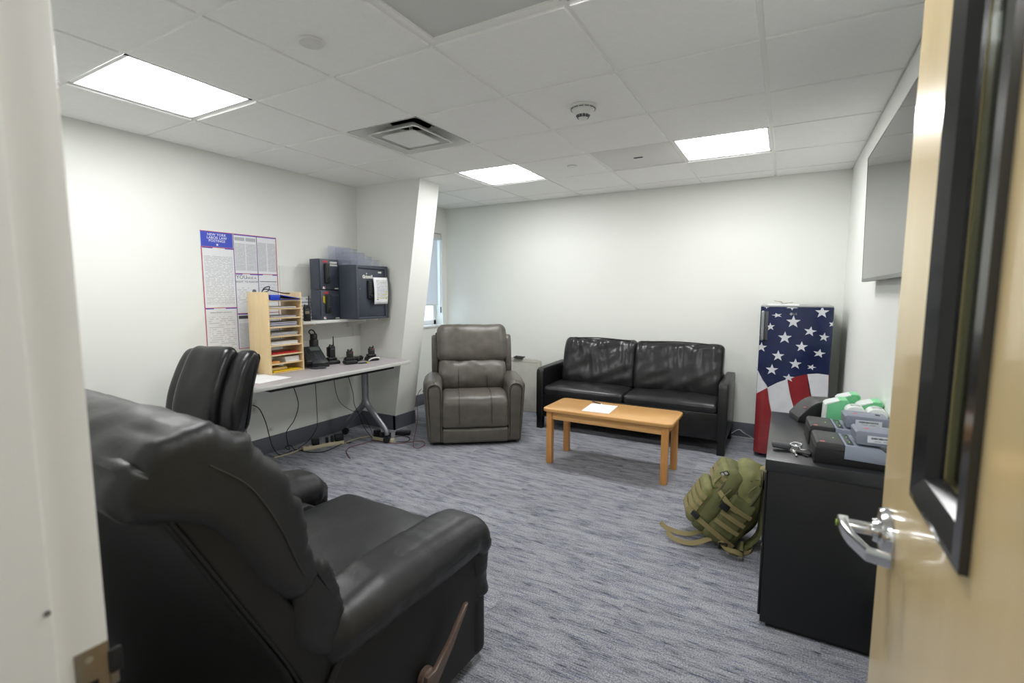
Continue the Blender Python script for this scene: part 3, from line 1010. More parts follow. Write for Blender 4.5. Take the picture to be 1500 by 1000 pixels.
# ---------------------------------------------------------------- taupe power recliner
def taupe_recliner():
    t = thing('recliner', 'taupe leather power recliner beside the sofa, facing the room', 'recliner', (-0.05, 2.17, 0), math.radians(37))
    def soft(seed, amp=0.005):
        def f(co, n, u, v):
            return co + n * amp * (noise.noise(Vector((co.x * 7 + seed, co.y * 6, co.z * 9))) + 0.4 * noise.noise(Vector((co.x * 19, co.z * 13, seed))))
        return f
    box('base', M_blackm, -0.38, 0.38, -0.36, 0.36, 0.0, 0.06, 0.01, t)
    # back: shell with wings, head cushion, lumbar cushion
    loft('back_shell', L_grey, [(0.20, 0.30), (0.30, 0.60), (0.36, 0.93), (0.40, 0.93), (0.44, 0.60), (0.42, 0.25)], -0.37, 0.37, 0.03, t, nx=8, dens=3)
    for s in (-1, 1):
        loft('back_wing', L_grey, [(0.18, 0.58), (0.235, 0.90), (0.33, 0.915), (0.40, 0.60), (0.30, 0.55)], min(s * 0.335, s * 0.405), max(s * 0.335, s * 0.405), 0.022, t, nx=2, dens=4)
    head = loft('head_cushion', L_grey, [(0.12, 0.70), (0.10, 0.76), (0.13, 0.90), (0.185, 1.02), (0.25, 1.055), (0.33, 1.03), (0.36, 0.95), (0.30, 0.74), (0.20, 0.68)], -0.352, 0.352, 0.075, t, nx=26, fn=soft(2, 0.008), dens=5)
    lum = loft('lumbar_cushion', L_grey, [(0.05, 0.42), (0.015, 0.50), (0.03, 0.60), (0.085, 0.685), (0.15, 0.715), (0.24, 0.68), (0.20, 0.45), (0.12, 0.38)], -0.335, 0.335, 0.06, t, nx=26, fn=soft(6, 0.014), dens=5)
    for s in (-1, 1):
        tube('stitch_line', L_piping, [(s * 0.14, 0.10, 0.695), (s * 0.14, 0.028, 0.60), (s * 0.14, 0.010, 0.50), (s * 0.14, 0.045, 0.425)], 0.003, 6, lum)
    # seat: top rolls over the front, footboard below
    seat_prof = [(0.12, 0.36), (0.14, 0.42), (0.0, 0.445), (-0.25, 0.465), (-0.36, 0.45), (-0.415, 0.40), (-0.43, 0.30), (-0.425, 0.19), (-0.40, 0.165), (-0.34, 0.17), (-0.25, 0.30)]
    seat = loft('seat', L_grey, seat_prof, -0.30, 0.30, 0.035, t, nx=24, fn=soft(9, 0.005), dens=5)
    for s in (-1, 1):
        tube('stitch_line', L_piping, [(s * 0.145, 0.02, 0.447), (s * 0.145, -0.25, 0.469), (s * 0.145, -0.36, 0.455), (s * 0.145, -0.418, 0.40), (s * 0.145, -0.434, 0.30), (s * 0.145, -0.43, 0.20)], 0.003, 6, seat)
    pillow('footboard', L_grey, (0, -0.385, 0.093), (0.60, 0.075, 0.135), 0.025, (10, 2, 3), 3, (0, 0.008, 0), None, t)
    # arms: flared side body with an arched front panel and piping
    for s in (-1, 1):
        def arch(xin, xout, top, bot, r_in, r_out, k=8):
            pts = [(xin, bot)]
            for q in range(k + 1):
                a = PI - PI / 2 * q / k
                pts.append((xin + r_in + r_in * math.cos(a), top - r_in + r_in * math.sin(a)))
            for q in range(k + 1):
                a = PI / 2 - PI / 2 * q / k
                pts.append((xout - r_out + r_out * math.cos(a), top - r_out + r_out * math.sin(a)))
            pts.append((xout, bot))
            return pts
        bm = bmesh.new()
        rings = []
        for y, xi, xo, tp in ((-0.395, 0.305, 0.435, 0.565), (-0.375, 0.30, 0.452, 0.582), (-0.30, 0.30, 0.468, 0.588), (-0.1, 0.30, 0.478, 0.59), (0.12, 0.30, 0.476, 0.588), (0.27, 0.30, 0.465, 0.575), (0.36, 0.30, 0.45, 0.52), (0.40, 0.31, 0.43, 0.45)):
            flare = 0.02
            pts = arch(xi, xo, tp, 0.03, 0.07, 0.075)
            ring = []
            for x, z in pts:
                if x > 0.40:
                    x = x - flare * max(0, (0.40 - z) / 0.40) * 1.8
                ring.append(bm.verts.new((s * x, y + 0.02 * max(0, 0.2 - z) * 2, z)))
            rings.append(ring)
        for A, B in zip(rings, rings[1:]):
            for q in range(len(A) - 1):
                bm.faces.new((A[q], A[q + 1], B[q + 1], B[q]))
            bm.faces.new((A[-1], A[0], B[0], B[-1]))
        bm.faces.new(rings[0]); bm.faces.new(rings[-1][::-1])
        arm = finish(bm, 'arm', L_grey, t, ang=50)
        fp = arch(0.315, 0.418, 0.535, 0.045, 0.045, 0.05)
        fp = [(s * (x - (0.018 * max(0, (0.4 - z) / 0.4) if x > 0.38 else 0)), z) for x, z in fp]
        prism('arm_front_panel', L_grey, fp, -0.412, -0.385, 'y', 0.010, arm)
        pp = arch(0.306, 0.433, 0.562, 0.04, 0.06, 0.065)
        pp = [(s * (x - (0.03 * max(0, (0.4 - z) / 0.4) if x > 0.38 else 0)), -0.398, z) for x, z in pp]
        tube('piping', L_grey, pp, 0.008, 8, arm, raw=True)
    box('control_panel', M_chrome, -0.482, -0.474, -0.16, -0.08, 0.44, 0.47, 0.002, t)
taupe_recliner()

# ---------------------------------------------------------------- sofa
def sofa():
    ox, oy = 1.305, 2.95
    t = thing('sofa', 'glossy black leather two-cushion sofa against the back wall', 'sofa', (ox, oy, 0))
    x0, x1 = 0.41 - ox, 2.20 - ox
    yf, yb = 2.63 - oy, 3.27 - oy
    L_frame = leather('sofa_frame_leather', '171719', 0.32, 0.10)
    def cr(seed, amp=0.012):
        def f(co, n, u, v):
            e = max(0, (co.z - 0.60) / 0.3)
            w = noise.noise(Vector((co.x * 16 + seed, co.z * 5 + co.x * 5, seed))) * (0.3 + 0.9 * e)
            w += 0.6 * noise.noise(Vector((co.x * 6 - co.z * 10, seed, co.z * 7)))
            if co.y > 0.12: w *= 0.3
            return co + n * amp * w
        return f
    boxes('frame', L_frame, [(x0 + 0.06, x1 - 0.06, yf + 0.01, yb - 0.02, 0.125, 0.36)], t, 0.012)
    loft('back_frame', L_frame, [(yb - 0.12, 0.30), (yb - 0.12, 0.585), (yb - 0.10, 0.61), (yb - 0.03, 0.61), (yb, 0.585), (yb, 0.13), (yb - 0.06, 0.13)], x0 + 0.05, x1 - 0.05, 0.01, t, nx=4)
    for s, a, b in ((-1, x0, x0 + 0.075), (1, x1 - 0.078, x1)):
        bm = bmesh.new()
        prof = [(yf, 0.13), (yf, 0.575), (yf + 0.012, 0.605), (yf + 0.045, 0.62), (yb - 0.02, 0.635), (yb, 0.62), (yb, 0.13)]
        prism_bm(bm, prof, a, b, 'x', 0.012, 3)
        finish(bm, 'arm', L_frame, t)
    xm = (x0 + x1) / 2
    for k, (a, b) in enumerate(((x0 + 0.078, xm - 0.002), (xm + 0.002, x1 - 0.08))):
        def sf(out, co, h, k=k):
            w = noise.noise(Vector((co.x * 7 + k * 9, co.y * 7, 2))) * 0.006 + noise.noise(Vector((co.x * 22, co.y * 9, k))) * 0.004
            return Vector((out.x, out.y, out.z + (w if out.z > 0 else 0) - (0.012 * max(0, -co.y / h[1]) ** 3 if out.z > 0 else 0)))
        pillow('seat_cushion', L_gloss, ((a + b) / 2, (yf - 0.005 + 3.10 - oy) / 2, 0.40), (b - a, 3.10 - oy - yf + 0.005, 0.095), 0.035, (16, 12, 2), 4, (0, 0, 0.02), sf, t)
        prof = [(0.02, 0.44), (0.0, 0.52), (0.025, 0.66), (0.065, 0.80), (0.095, 0.875), (0.15, 0.905), (0.21, 0.885), (0.23, 0.80), (0.20, 0.62), (0.16, 0.46), (0.09, 0.425)]
        bc = loft('back_cushion', L_gloss, prof, a - 0.005 + (0.06 if k == 0 else 0.0), b + 0.003 - (0.0 if k == 0 else 0.01), 0.045, t, nx=44, fn=cr(3 + k * 5, 0.019), dens=6)
        tube('piping', L_frame, [(a + 0.10 - (0.06 if k else 0), 0.125, 0.898), ((a + b) / 2, 0.135, 0.912), (b - 0.05, 0.125, 0.898)], 0.005, 6, bc)
    M_leg = mat('sofa_leg_black', '0e0e0f', 0.35)
    for a in (x0 + 0.005, x1 - 0.07):
        for b in (yf + 0.005, yb - 0.07):
            box('leg', M_leg, a, a + 0.062, b, b + 0.062, 0, 0.14, 0.003, t)
sofa()

# ---------------------------------------------------------------- coffee table
M_oak = wood('honey_oak', 'e2b070', 'd49c58', (0.25, 2.2, 2.2), 0.38, 0.4, 22)
M_oakv = wood('honey_oak_leg', 'd69c58', 'c48644', (2.2, 2.2, 0.25), 0.4, 0.3, 22)
t = thing('coffee_table', 'honey oak coffee table in front of the sofa', 'table', (1.42, 1.955, 0))
prism('tabletop', M_oak, rrect(-0.51, 0.51, -0.225, 0.225, 0.05, 6), 0.43, 0.458, 'z', 0.008, t)
lx, ly = 0.455, 0.175
for sx_ in (-1, 1):
    for sy_ in (-1, 1):
        box('leg', M_oakv, sx_ * lx - 0.024, sx_ * lx + 0.024, sy_ * ly - 0.024, sy_ * ly + 0.024, 0, 0.43, 0.003, t)
for s in (-1, 1):
    box('apron', M_oak, -lx + 0.024, lx - 0.024, s * ly - 0.011, s * ly + 0.011, 0.365, 0.43, 0.002, t)
    box('apron', M_oakv, s * lx - 0.011, s * lx + 0.011, -ly + 0.024, ly - 0.024, 0.365, 0.43, 0.002, t)
o = box('paper_sheet', M_paper, -0.11, 0.11, -0.14, 0.14, 0, 0.0012, 0, None, loc=(1.325, 1.945, 0.4584), rot=(0, 0, 0.06))
tag(o, 'white sheet of paper lying on the oak coffee table', 'paper')
t = thing('pen', 'thin pen lying at the far edge of the paper on the coffee table', 'pen', (1.245, 2.105, 0.4632), math.radians(-30))
tube('barrel', mat('pen_barrel', '3a4258', 0.3), [(-0.06, 0, 0), (0.045, 0, 0)], 0.0045, 10, t, raw=True)
tube('tip', M_chrome, [(0.045, 0, 0), (0.065, 0, -0.001)], lambda u: 0.004 * (1 - 0.8 * u), 10, t, raw=True)
box('clip', M_chrome, -0.06, -0.02, -0.001, 0.001, 0.0044, 0.0058, 0, t)

# ---------------------------------------------------------------- folded plastic table leaning behind
t = thing('folding_table', 'white plastic folding table leaning on the wall behind the taupe recliner', 'table', (-0.16, 3.19, 0))
M_ft = mat('blow_mould_white', 'c6c4ba', 0.55, bump=(40, 0.15, 0.003), var=(18, 0.05))
bm = bmesh.new()
prism_bm(bm, rrect(-0.46, 0.325, 0.0, 0.615, 0.04, 6), -0.022, 0.022, 'y', 0.008)
finish(bm, 'tabletop', M_ft, t, rot=(-0.10, 0, 0))
boxes('edge_rib', M_ft, [(-0.42, 0.285, -0.024, -0.0225, 0.045, 0.052), (-0.42, 0.285, -0.024, -0.0225, 0.57, 0.577), (0.278, 0.285, -0.024, -0.0225, 0.05, 0.572)], t, rot=(-0.10, 0, 0))
bm = bmesh.new()
tube_bm(bm, [(-0.30, 0.045, 0.08), (-0.30, 0.045, 0.55)], 0.011, 10, raw=True)
tube_bm(bm, [(0.20, 0.045, 0.08), (0.20, 0.045, 0.55)], 0.011, 10, raw=True)
finish(bm, 'folded_leg_frame', mat('leg_grey_metal', '5c5e62', 0.4, 0.7), t, rot=(-0.10, 0, 0))
o = boxes('black_cloth', M_blackm, [(-0.05, 0.07, -0.05, 0.04, 0, 0.007)], None, 0.003, (-0.13, 3.245, 0.619), (0.10, 0.06, 0.1))
tag(o, 'flat black case resting on top of the leaning folding table', 'case')

# ---------------------------------------------------------------- desk
M_lam = mat('desk_laminate', 'b3aeb0', 0.45, var=(220, 0.05))
M_edge = mat('desk_edge', 'd8d8d4', 0.45)
M_legm = mat('desk_leg_silver', '8f9198', 0.38, 0.6)
DX, DXF, DYA, DYB = -1.20, -0.485, 0.19, 1.775
t = thing('desk', 'long grey laminate desk on silver Y-shaped legs along the left wall', 'desk', ((DX + DXF) / 2, (DYA + DYB) / 2, 0))
hx, hy = (DXF - DX) / 2, (DYB - DYA) / 2
prism('desktop', M_lam, rrect(-hx + 0.004, hx - 0.004, -hy + 0.004, hy - 0.004, 0.02, 4), 0.7095, 0.7400, 'z', 0, t)
prism('edge_band', M_edge, rrect(-hx, hx, -hy, hy, 0.022, 4), 0.708, 0.7385, 'z', 0.004, t)
box('cable_tray', M_black, 0.16, 0.30, -0.62, 0.62, 0.678, 0.708, 0.004, t)
for s in (-1, 1):
    y_ = s * (hy - 0.27) if s > 0 else -hy + 0.12
    bm = bmesh.new()
    xl = 0.02
    tube_bm(bm, [(xl, y_, 0.70), (xl, y_, 0.33)], 0.031, 16, raw=True)
    lg = finish(bm, 'leg_column', M_legm, t)
    for q in (-1, 1):
        bm = bmesh.new()
        tube_bm(bm, [(xl, y_, 0.40), (xl + q * 0.03, y_, 0.32), (xl + q * 0.16, y_, 0.20), (xl + q * 0.25, y_, 0.115), (xl + q * 0.265, y_, 0.07)], lambda u: 0.030 - 0.008 * u, 12)
        finish(bm, 'leg_foot', M_legm, lg)
        cb_ = lathe('caster', M_black, [(0.012, -0.02), (0.03, -0.018), (0.032, 0), (0.03, 0.018), (0.012, 0.02)], 20, lg, (xl + q * 0.27, y_ - 0.01, 0.032), (PI / 2, 0, 0.4))

# ---------------------------------------------------------------- office chair
def office_chair():
    t = thing('office_chair', 'worn black leather office chair at the near end of the desk', 'chair', (-0.47, -0.30, 0), math.radians(16))
    L = leather('office_leather', '17181a', 0.30, 0.30)
    M_worn = leather('office_worn', '2a2825', 0.35, 0.3)
    # facing -Y, back reclines towards +Y
    def lean(y0):
        return [(y0 - 0.09, 0.55), (y0 - 0.085, 0.70), (y0 - 0.035, 0.85), (y0 + 0.03, 0.97), (y0 + 0.09, 1.035), (y0 + 0.15, 1.03), (y0 + 0.17, 0.96), (y0 + 0.11, 0.80), (y0 + 0.05, 0.60), (y0 + 0.03, 0.54)]
    def soft(seed):
        return lambda co, n, u, v: co + n * 0.006 * noise.noise(Vector((co.x * 9 + seed, co.y * 7, co.z * 8)))
    loft('back_pad', L, lean(0.20), -0.155, 0.155, 0.05, t, nx=14, fn=soft(1), dens=5)
    for s in (-1, 1):
        p = [(a + 0.05, b - 0.022) for a, b in lean(0.20)]
        loft('back_bolster', L, p, min(s * 0.135, s * 0.265), max(s * 0.135, s * 0.265), 0.045, t, nx=6, fn=soft(4 + s), dens=5)
    p = [(0.31, 0.55), (0.37, 0.80), (0.43, 0.96), (0.415, 0.99), (0.34, 0.97), (0.25, 0.70), (0.22, 0.52)]
    loft('back_shell', L, p, -0.255, 0.255, 0.03, t, nx=8, dens=4)
    pillow('seat', L, (0, -0.02, 0.47), (0.52, 0.50, 0.13), 0.05, (8, 8, 2), 4, (0, 0, 0.03), None, t)
    lathe('gas_column', M_black, [(0.03, 0.08), (0.03, 0.25), (0.022, 0.25), (0.022, 0.42)], 16, t)
    for q in range(5):
        a = 2 * PI * q / 5 + 0.3
        lg = tube('base_spoke', M_black, [(0, 0, 0.10), (0.15 * math.cos(a), 0.15 * math.sin(a), 0.095), (0.29 * math.cos(a), 0.29 * math.sin(a), 0.07)], lambda u: 0.022 - 0.008 * u, 8, t)
        lathe('caster', M_black, [(0.01, -0.022), (0.024, -0.02), (0.026, 0), (0.024, 0.02), (0.01, 0.022)], 16, lg, (0.29 * math.cos(a), 0.29 * math.sin(a), 0.027), (PI / 2, 0, a))
    pillow('mechanism', M_black, (0, 0, 0.39), (0.2, 0.25, 0.06), 0.02, (3, 3, 2), 2, parent=t)
    tube('back_bracket', M_black, [(0, 0.12, 0.38), (0, 0.26, 0.40), (0, 0.30, 0.62)], 0.02, 8, t)
office_chair()

# ---------------------------------------------------------------- fridge
FX0, FX1, FY, FH = 2.402, 2.908, 2.77, 1.278
def fridge():
    ox, oy = (FX0 + FX1) / 2, FY
    t = thing('refrigerator', 'small fridge wrapped in a stars and stripes print in the back corner', 'refrigerator', (ox, oy, 0))
    M_fb = mat('fridge_grey', '6f706e', 0.45)
    box('body', M_fb, FX0 - ox, FX1 - ox - 0.004, 0.075, 0.50, 0.03, 1.268, 0.008, t)
    box('top_cap', mat('fridge_top', 'a8a9a6', 0.4), FX0 - ox, FX1 - ox, 0.03, 0.50, 1.268, 1.282, 0.004, t)
    M_navy = mat('flag_navy', '232a4c', 0.12, var=(5, 0.28))
    cham = 0.062
    def yofs(x):      # door face depth for world x
        d = FX0 + cham - x
        return 0.0 if d <= 0 else 0.035 * (d / cham) ** 1.6
    outl = [(FX0 - ox, 0.075)]
    for q in range(9):
        x = FX0 + cham * q / 8
        outl.append((x - ox, yofs(x)))
    outl += [(FX1 - ox - 0.006, 0.0), (FX1 - ox, 0.006), (FX1 - ox, 0.072), (FX0 - ox + 0.004, 0.075)]
    door_ = prism('door', M_navy, outl, 0.035, 1.270, 'z', 0, t)
    for a in (FX0 - ox + 0.03, FX1 - ox - 0.06):
        for b in (0.10, 0.42):
            box('foot', M_black, a, a + 0.03, b, b + 0.03, 0, 0.035, 0.003, t)
    def decal(name, m, pts, lift):
        bm = bmesh.new()
        V = [bm.verts.new((p[0], 0, p[1])) for p in pts]
        if name == 'star':
            c0 = bm.verts.new((sum(p[0] for p in pts) / 10, 0, sum(p[1] for p in pts) / 10))
            for q in range(10):
                bm.faces.new((c0, V[q], V[(q + 1) % 10]))
        else:
            bmesh.ops.triangulate(bm, faces=[bm.faces.new(V)])
        for pl, no in ((('x', FX0 + 0.002), (-1, 0, 0)), (('x', FX1 - 0.002), (1, 0, 0)), (('z', 1.268), (0, 0, 1)), (('z', 0.037), (0, 0, -1))):
            co = (pl[1], 0, 0) if pl[0] == 'x' else (0, 0, pl[1])
            bmesh.ops.bisect_plane(bm, geom=bm.verts[:] + bm.edges[:] + bm.faces[:], plane_co=co, plane_no=no, clear_outer=True)
        for q in range(1, 9):
            bmesh.ops.bisect_plane(bm, geom=bm.verts[:] + bm.edges[:] + bm.faces[:], plane_co=(FX0 + cham * q / 8, 0, 0), plane_no=(1, 0, 0))
        for v in bm.verts:
            v.co = Vector((v.co.x - ox, yofs(v.co.x) - lift, v.co.z))
        bmesh.ops.triangulate(bm, faces=bm.faces)
        me = bpy.data.meshes.new(name); bm.to_mesh(me); bm.free()
        if not me.polygons:
            return None
        return link(me, name, m, door_, smooth=False)
    M_fw = mat('flag_white', 'd4d5da', 0.18, var=(9, 0.08))
    M_fr = mat('flag_red', '8c3034', 0.18, var=(7, 0.15))
    M_thread = mat('flag_thread', 'b9b6bd', 0.4)
    for nm, m, pts in FLAG:
        decal(nm, m == 'w' and M_fw or M_fr, pts, 0.0003)
    for cx, cz, R, rot, sq in STARS:
        pts = []
        for q in range(10):
            r = R if q % 2 == 0 else R * 0.40
            a = PI / 2 + rot + q * PI / 5
            pts.append((cx + r * math.cos(a), cz + r * math.sin(a) * sq))
        decal('star', M_fw, pts, 0.0006)
    tube('hem_stitch', M_thread, [(p[0] - ox, yofs(p[0]) - 0.0015, p[1]) for p in HEM], 0.0022, 5, door_)
    # handle at the left edge
    hx0 = FX0 + 0.012 - ox
    box('handle_recess', mat('recess_grey', '4b4d50', 0.5), hx0 + 0.018, FX0 + cham - ox - 0.002, -0.0015, 0.012, 0.998, 1.232, 0.002, door_)
    hb = pillow('handle', M_steel, (hx0 + 0.008, -0.004, 1.115), (0.022, 0.034, 0.245), 0.008, (2, 2, 6), 3, parent=door_)
    # maker's mark
    lathe('badge', M_steel, [(0.0105, 0), (0.0105, 0.002)], 24, door_, (2.622 - ox, -0.0012, 1.215), (PI / 2, 0, 0))
    text('lettering', 'LG', 0.022, M_steel, door_, (2.65 - ox, -0.0016, 1.215), FACE_NY, ext=0.0003)
    o = boxes('papers', M_paper, [(-0.11, 0.11, -0.08, 0.08, 0, 0.008)], None, 0, (2.56, 2.90, 1.2825), (0, 0, 0.08))
    tag(o, 'thin stack of white papers on top of the fridge', 'paper')
    k = thing('key_ring', 'small bunch of keys lying on papers on top of the fridge', 'keys', (2.56, 2.86, 1.2915))
    bm = bmesh.new()
    tube_bm(bm, [(0.016 * math.cos(q * PI / 8), 0.016 * math.sin(q * PI / 8), 0.002) for q in range(17)], 0.0015, 6, raw=True)
    finish(bm, 'ring', M_steel, k)
    for q, a in enumerate((0.3, 2.0, 3.6)):
        prism('key', mat('brass', 'a08a5c', 0.35, 0.9), [(0.014, -0.008), (0.03, -0.009), (0.034, -0.004), (0.07, -0.004), (0.074, 0), (0.07, 0.004), (0.034, 0.004), (0.03, 0.009), (0.014, 0.008)], 0.002 + q * 0.006, 0.0045 + q * 0.006, 'z', 0, k, rot=(0.1, -0.15, a))
fridge()

# ---------------------------------------------------------------- screen on the right wall
t = thing('television', 'large flat wall-mounted screen high on the right wall', 'television', (2.955, 1.055, 1.788))
tl = 0.022
ty, tz = 0.612, 0.340
tv_rot = (0, -tl, 0)
box('body', M_black, -0.012, 0.014, -ty, ty, -tz, tz, 0.003, t, rot=tv_rot)
box('back_housing', M_black, 0.014, 0.038, -0.42, 0.42, -0.27, 0.16, 0.008, t, rot=tv_rot)
M_scr = mat('screen_glass', '0b0c0e', 0.06)
box('screen', M_scr, -0.0135, -0.0118, -ty + 0.008, ty - 0.008, -tz + 0.016, tz - 0.008, 0, t, rot=tv_rot)
boxes('bezel', mat('bezel_grey', '2c2d30', 0.3), [(-0.0150, -0.0115, -ty, ty, -tz, -tz + 0.016), (-0.0142, -0.0115, -ty, ty, tz - 0.007, tz), (-0.0142, -0.0115, ty - 0.007, ty, -tz, tz), (-0.0142, -0.0115, -ty, -ty + 0.007, -tz, tz)], t, rot=tv_rot)
box('wall_bracket', M_black, 0.030, 0.053, -0.25, 0.25, -0.18, 0.10, 0.003, t)

# ---------------------------------------------------------------- black cabinet
t = thing('file_cabinet', 'low black metal file cabinet beside the open door', 'cabinet', (2.775, 0.89, 0))
M_cab = mat('cabinet_black', '101113', 0.42, bump=(700, 0.08, 0.0006))
M_cabt = mat('cabinet_top_black', '262729', 0.30, bump=(700, 0.06, 0.0006))
box('body', M_cab, -0.222, 0.22, -0.447, 0.447, 0.02, 0.672, 0.003, t)
box('plinth', M_blackm, -0.20, 0.21, -0.43, 0.43, 0.0, 0.02, 0, t)
box('top', M_cabt, -0.233, 0.225, -0.453, 0.453, 0.673, 0.72, 0.003, t)
for q in range(2):
    d = box('drawer', M_cab, -0.2325, -0.222, -0.435, 0.435, 0.04 + q * 0.315, 0.345 + q * 0.315, 0.004, t)
    box('drawer_pull', M_blackm, -0.2335, -0.230, -0.10, 0.10, 0.28 + q * 0.315, 0.31 + q * 0.315, 0.004, d)
o = None
CORD_A = [(-0.8, 0.734, 0.632), (-0.85, 0.807, 0.467), (-0.92, 0.814, 0.325), (-0.98, 0.782, 0.225), (-1.03, 0.819, 0.114), (-1.153, 0.922, 0.004), (-1.19, 0.909, 0.02), (-1.177, 0.947, 0.03), (-1.09, 0.93, 0.006)]
CORD_B = [(-0.8, 0.94, 0.625), (-0.88, 1.007, 0.387), (-0.98, 1.078, 0.193), (-1.06, 1.049, 0.064), (-1.101, 0.973, 0.004), (-1.028, 0.972, 0.004)]
CORD_C = [(-0.8, 1.13, 0.63), (-0.84, 1.187, 0.483), (-0.88, 1.271, 0.375), (-0.9, 1.404, 0.28), (-0.92, 1.546, 0.214), (-0.92, 1.629, 0.086), (-0.775, 1.555, 0.004)]
CORD_D = [(-0.8, 1.288, 0.63), (-0.84, 1.373, 0.461), (-0.87, 1.412, 0.341), (-0.9, 1.494, 0.221), (-0.9, 1.549, 0.088), (-0.776, 1.53, 0.004)]
CORD_E = [(-1.222, 0.652, 0.449), (-1.18, 0.682, 0.413), (-1.13, 0.698, 0.306), (-1.08, 0.694, 0.187), (-1.04, 0.693, 0.106), (-1.096, 0.79, 0.004), (-1.1, 0.91, 0.004)]
CORD_F = [(-1.069, 0.72, 0.006), (-1.047, 0.851, 0.006), (-1.064, 0.966, 0.006), (-1.05, 1.017, 0.006)]
CORD_G = [(-0.864, 1.28, 0.006), (-0.878, 1.414, 0.006), (-0.831, 1.54, 0.006), (-0.747, 1.563, 0.006)]
CORD_R = [(-0.511, 1.023, 0.004), (-0.673, 1.128, 0.004), (-0.74, 1.23, 0.004), (-0.725, 1.322, 0.004), (-0.692, 1.474, 0.004), (-0.594, 1.489, 0.004), (-0.466, 1.511, 0.004), (-0.407, 1.565, 0.004), (-0.344, 1.658, 0.004), (-0.275, 1.682, 0.004), (-0.206, 1.61, 0.004), (-0.192, 1.521, 0.004), (-0.246, 1.513, 0.004), (-0.27, 1.536, 0.042), (-0.36, 1.703, 0.198), (-0.43, 1.779, 0.361), (-0.44, 1.825, 0.432), (-0.43, 1.853, 0.453)]
CORD_S = [(-0.601, 1.648, 0.006), (-0.564, 1.72, 0.006), (-0.463, 1.702, 0.006), (-0.408, 1.612, 0.006), (-0.487, 1.543, 0.006)]
CORD_W = [(2.396, 3.251, 0.005), (2.36, 3.26, 0.03), (2.304, 3.188, 0.08), (2.253, 3.248, 0.09), (2.198, 3.204, 0.06)]
CORD_K = [(-1.106, 0.942, 0.006), (-0.925, 0.962, 0.006), (-0.838, 1.033, 0.006), (-0.855, 1.172, 0.006), (-0.875, 1.274, 0.006), (-0.826, 1.325, 0.006)]
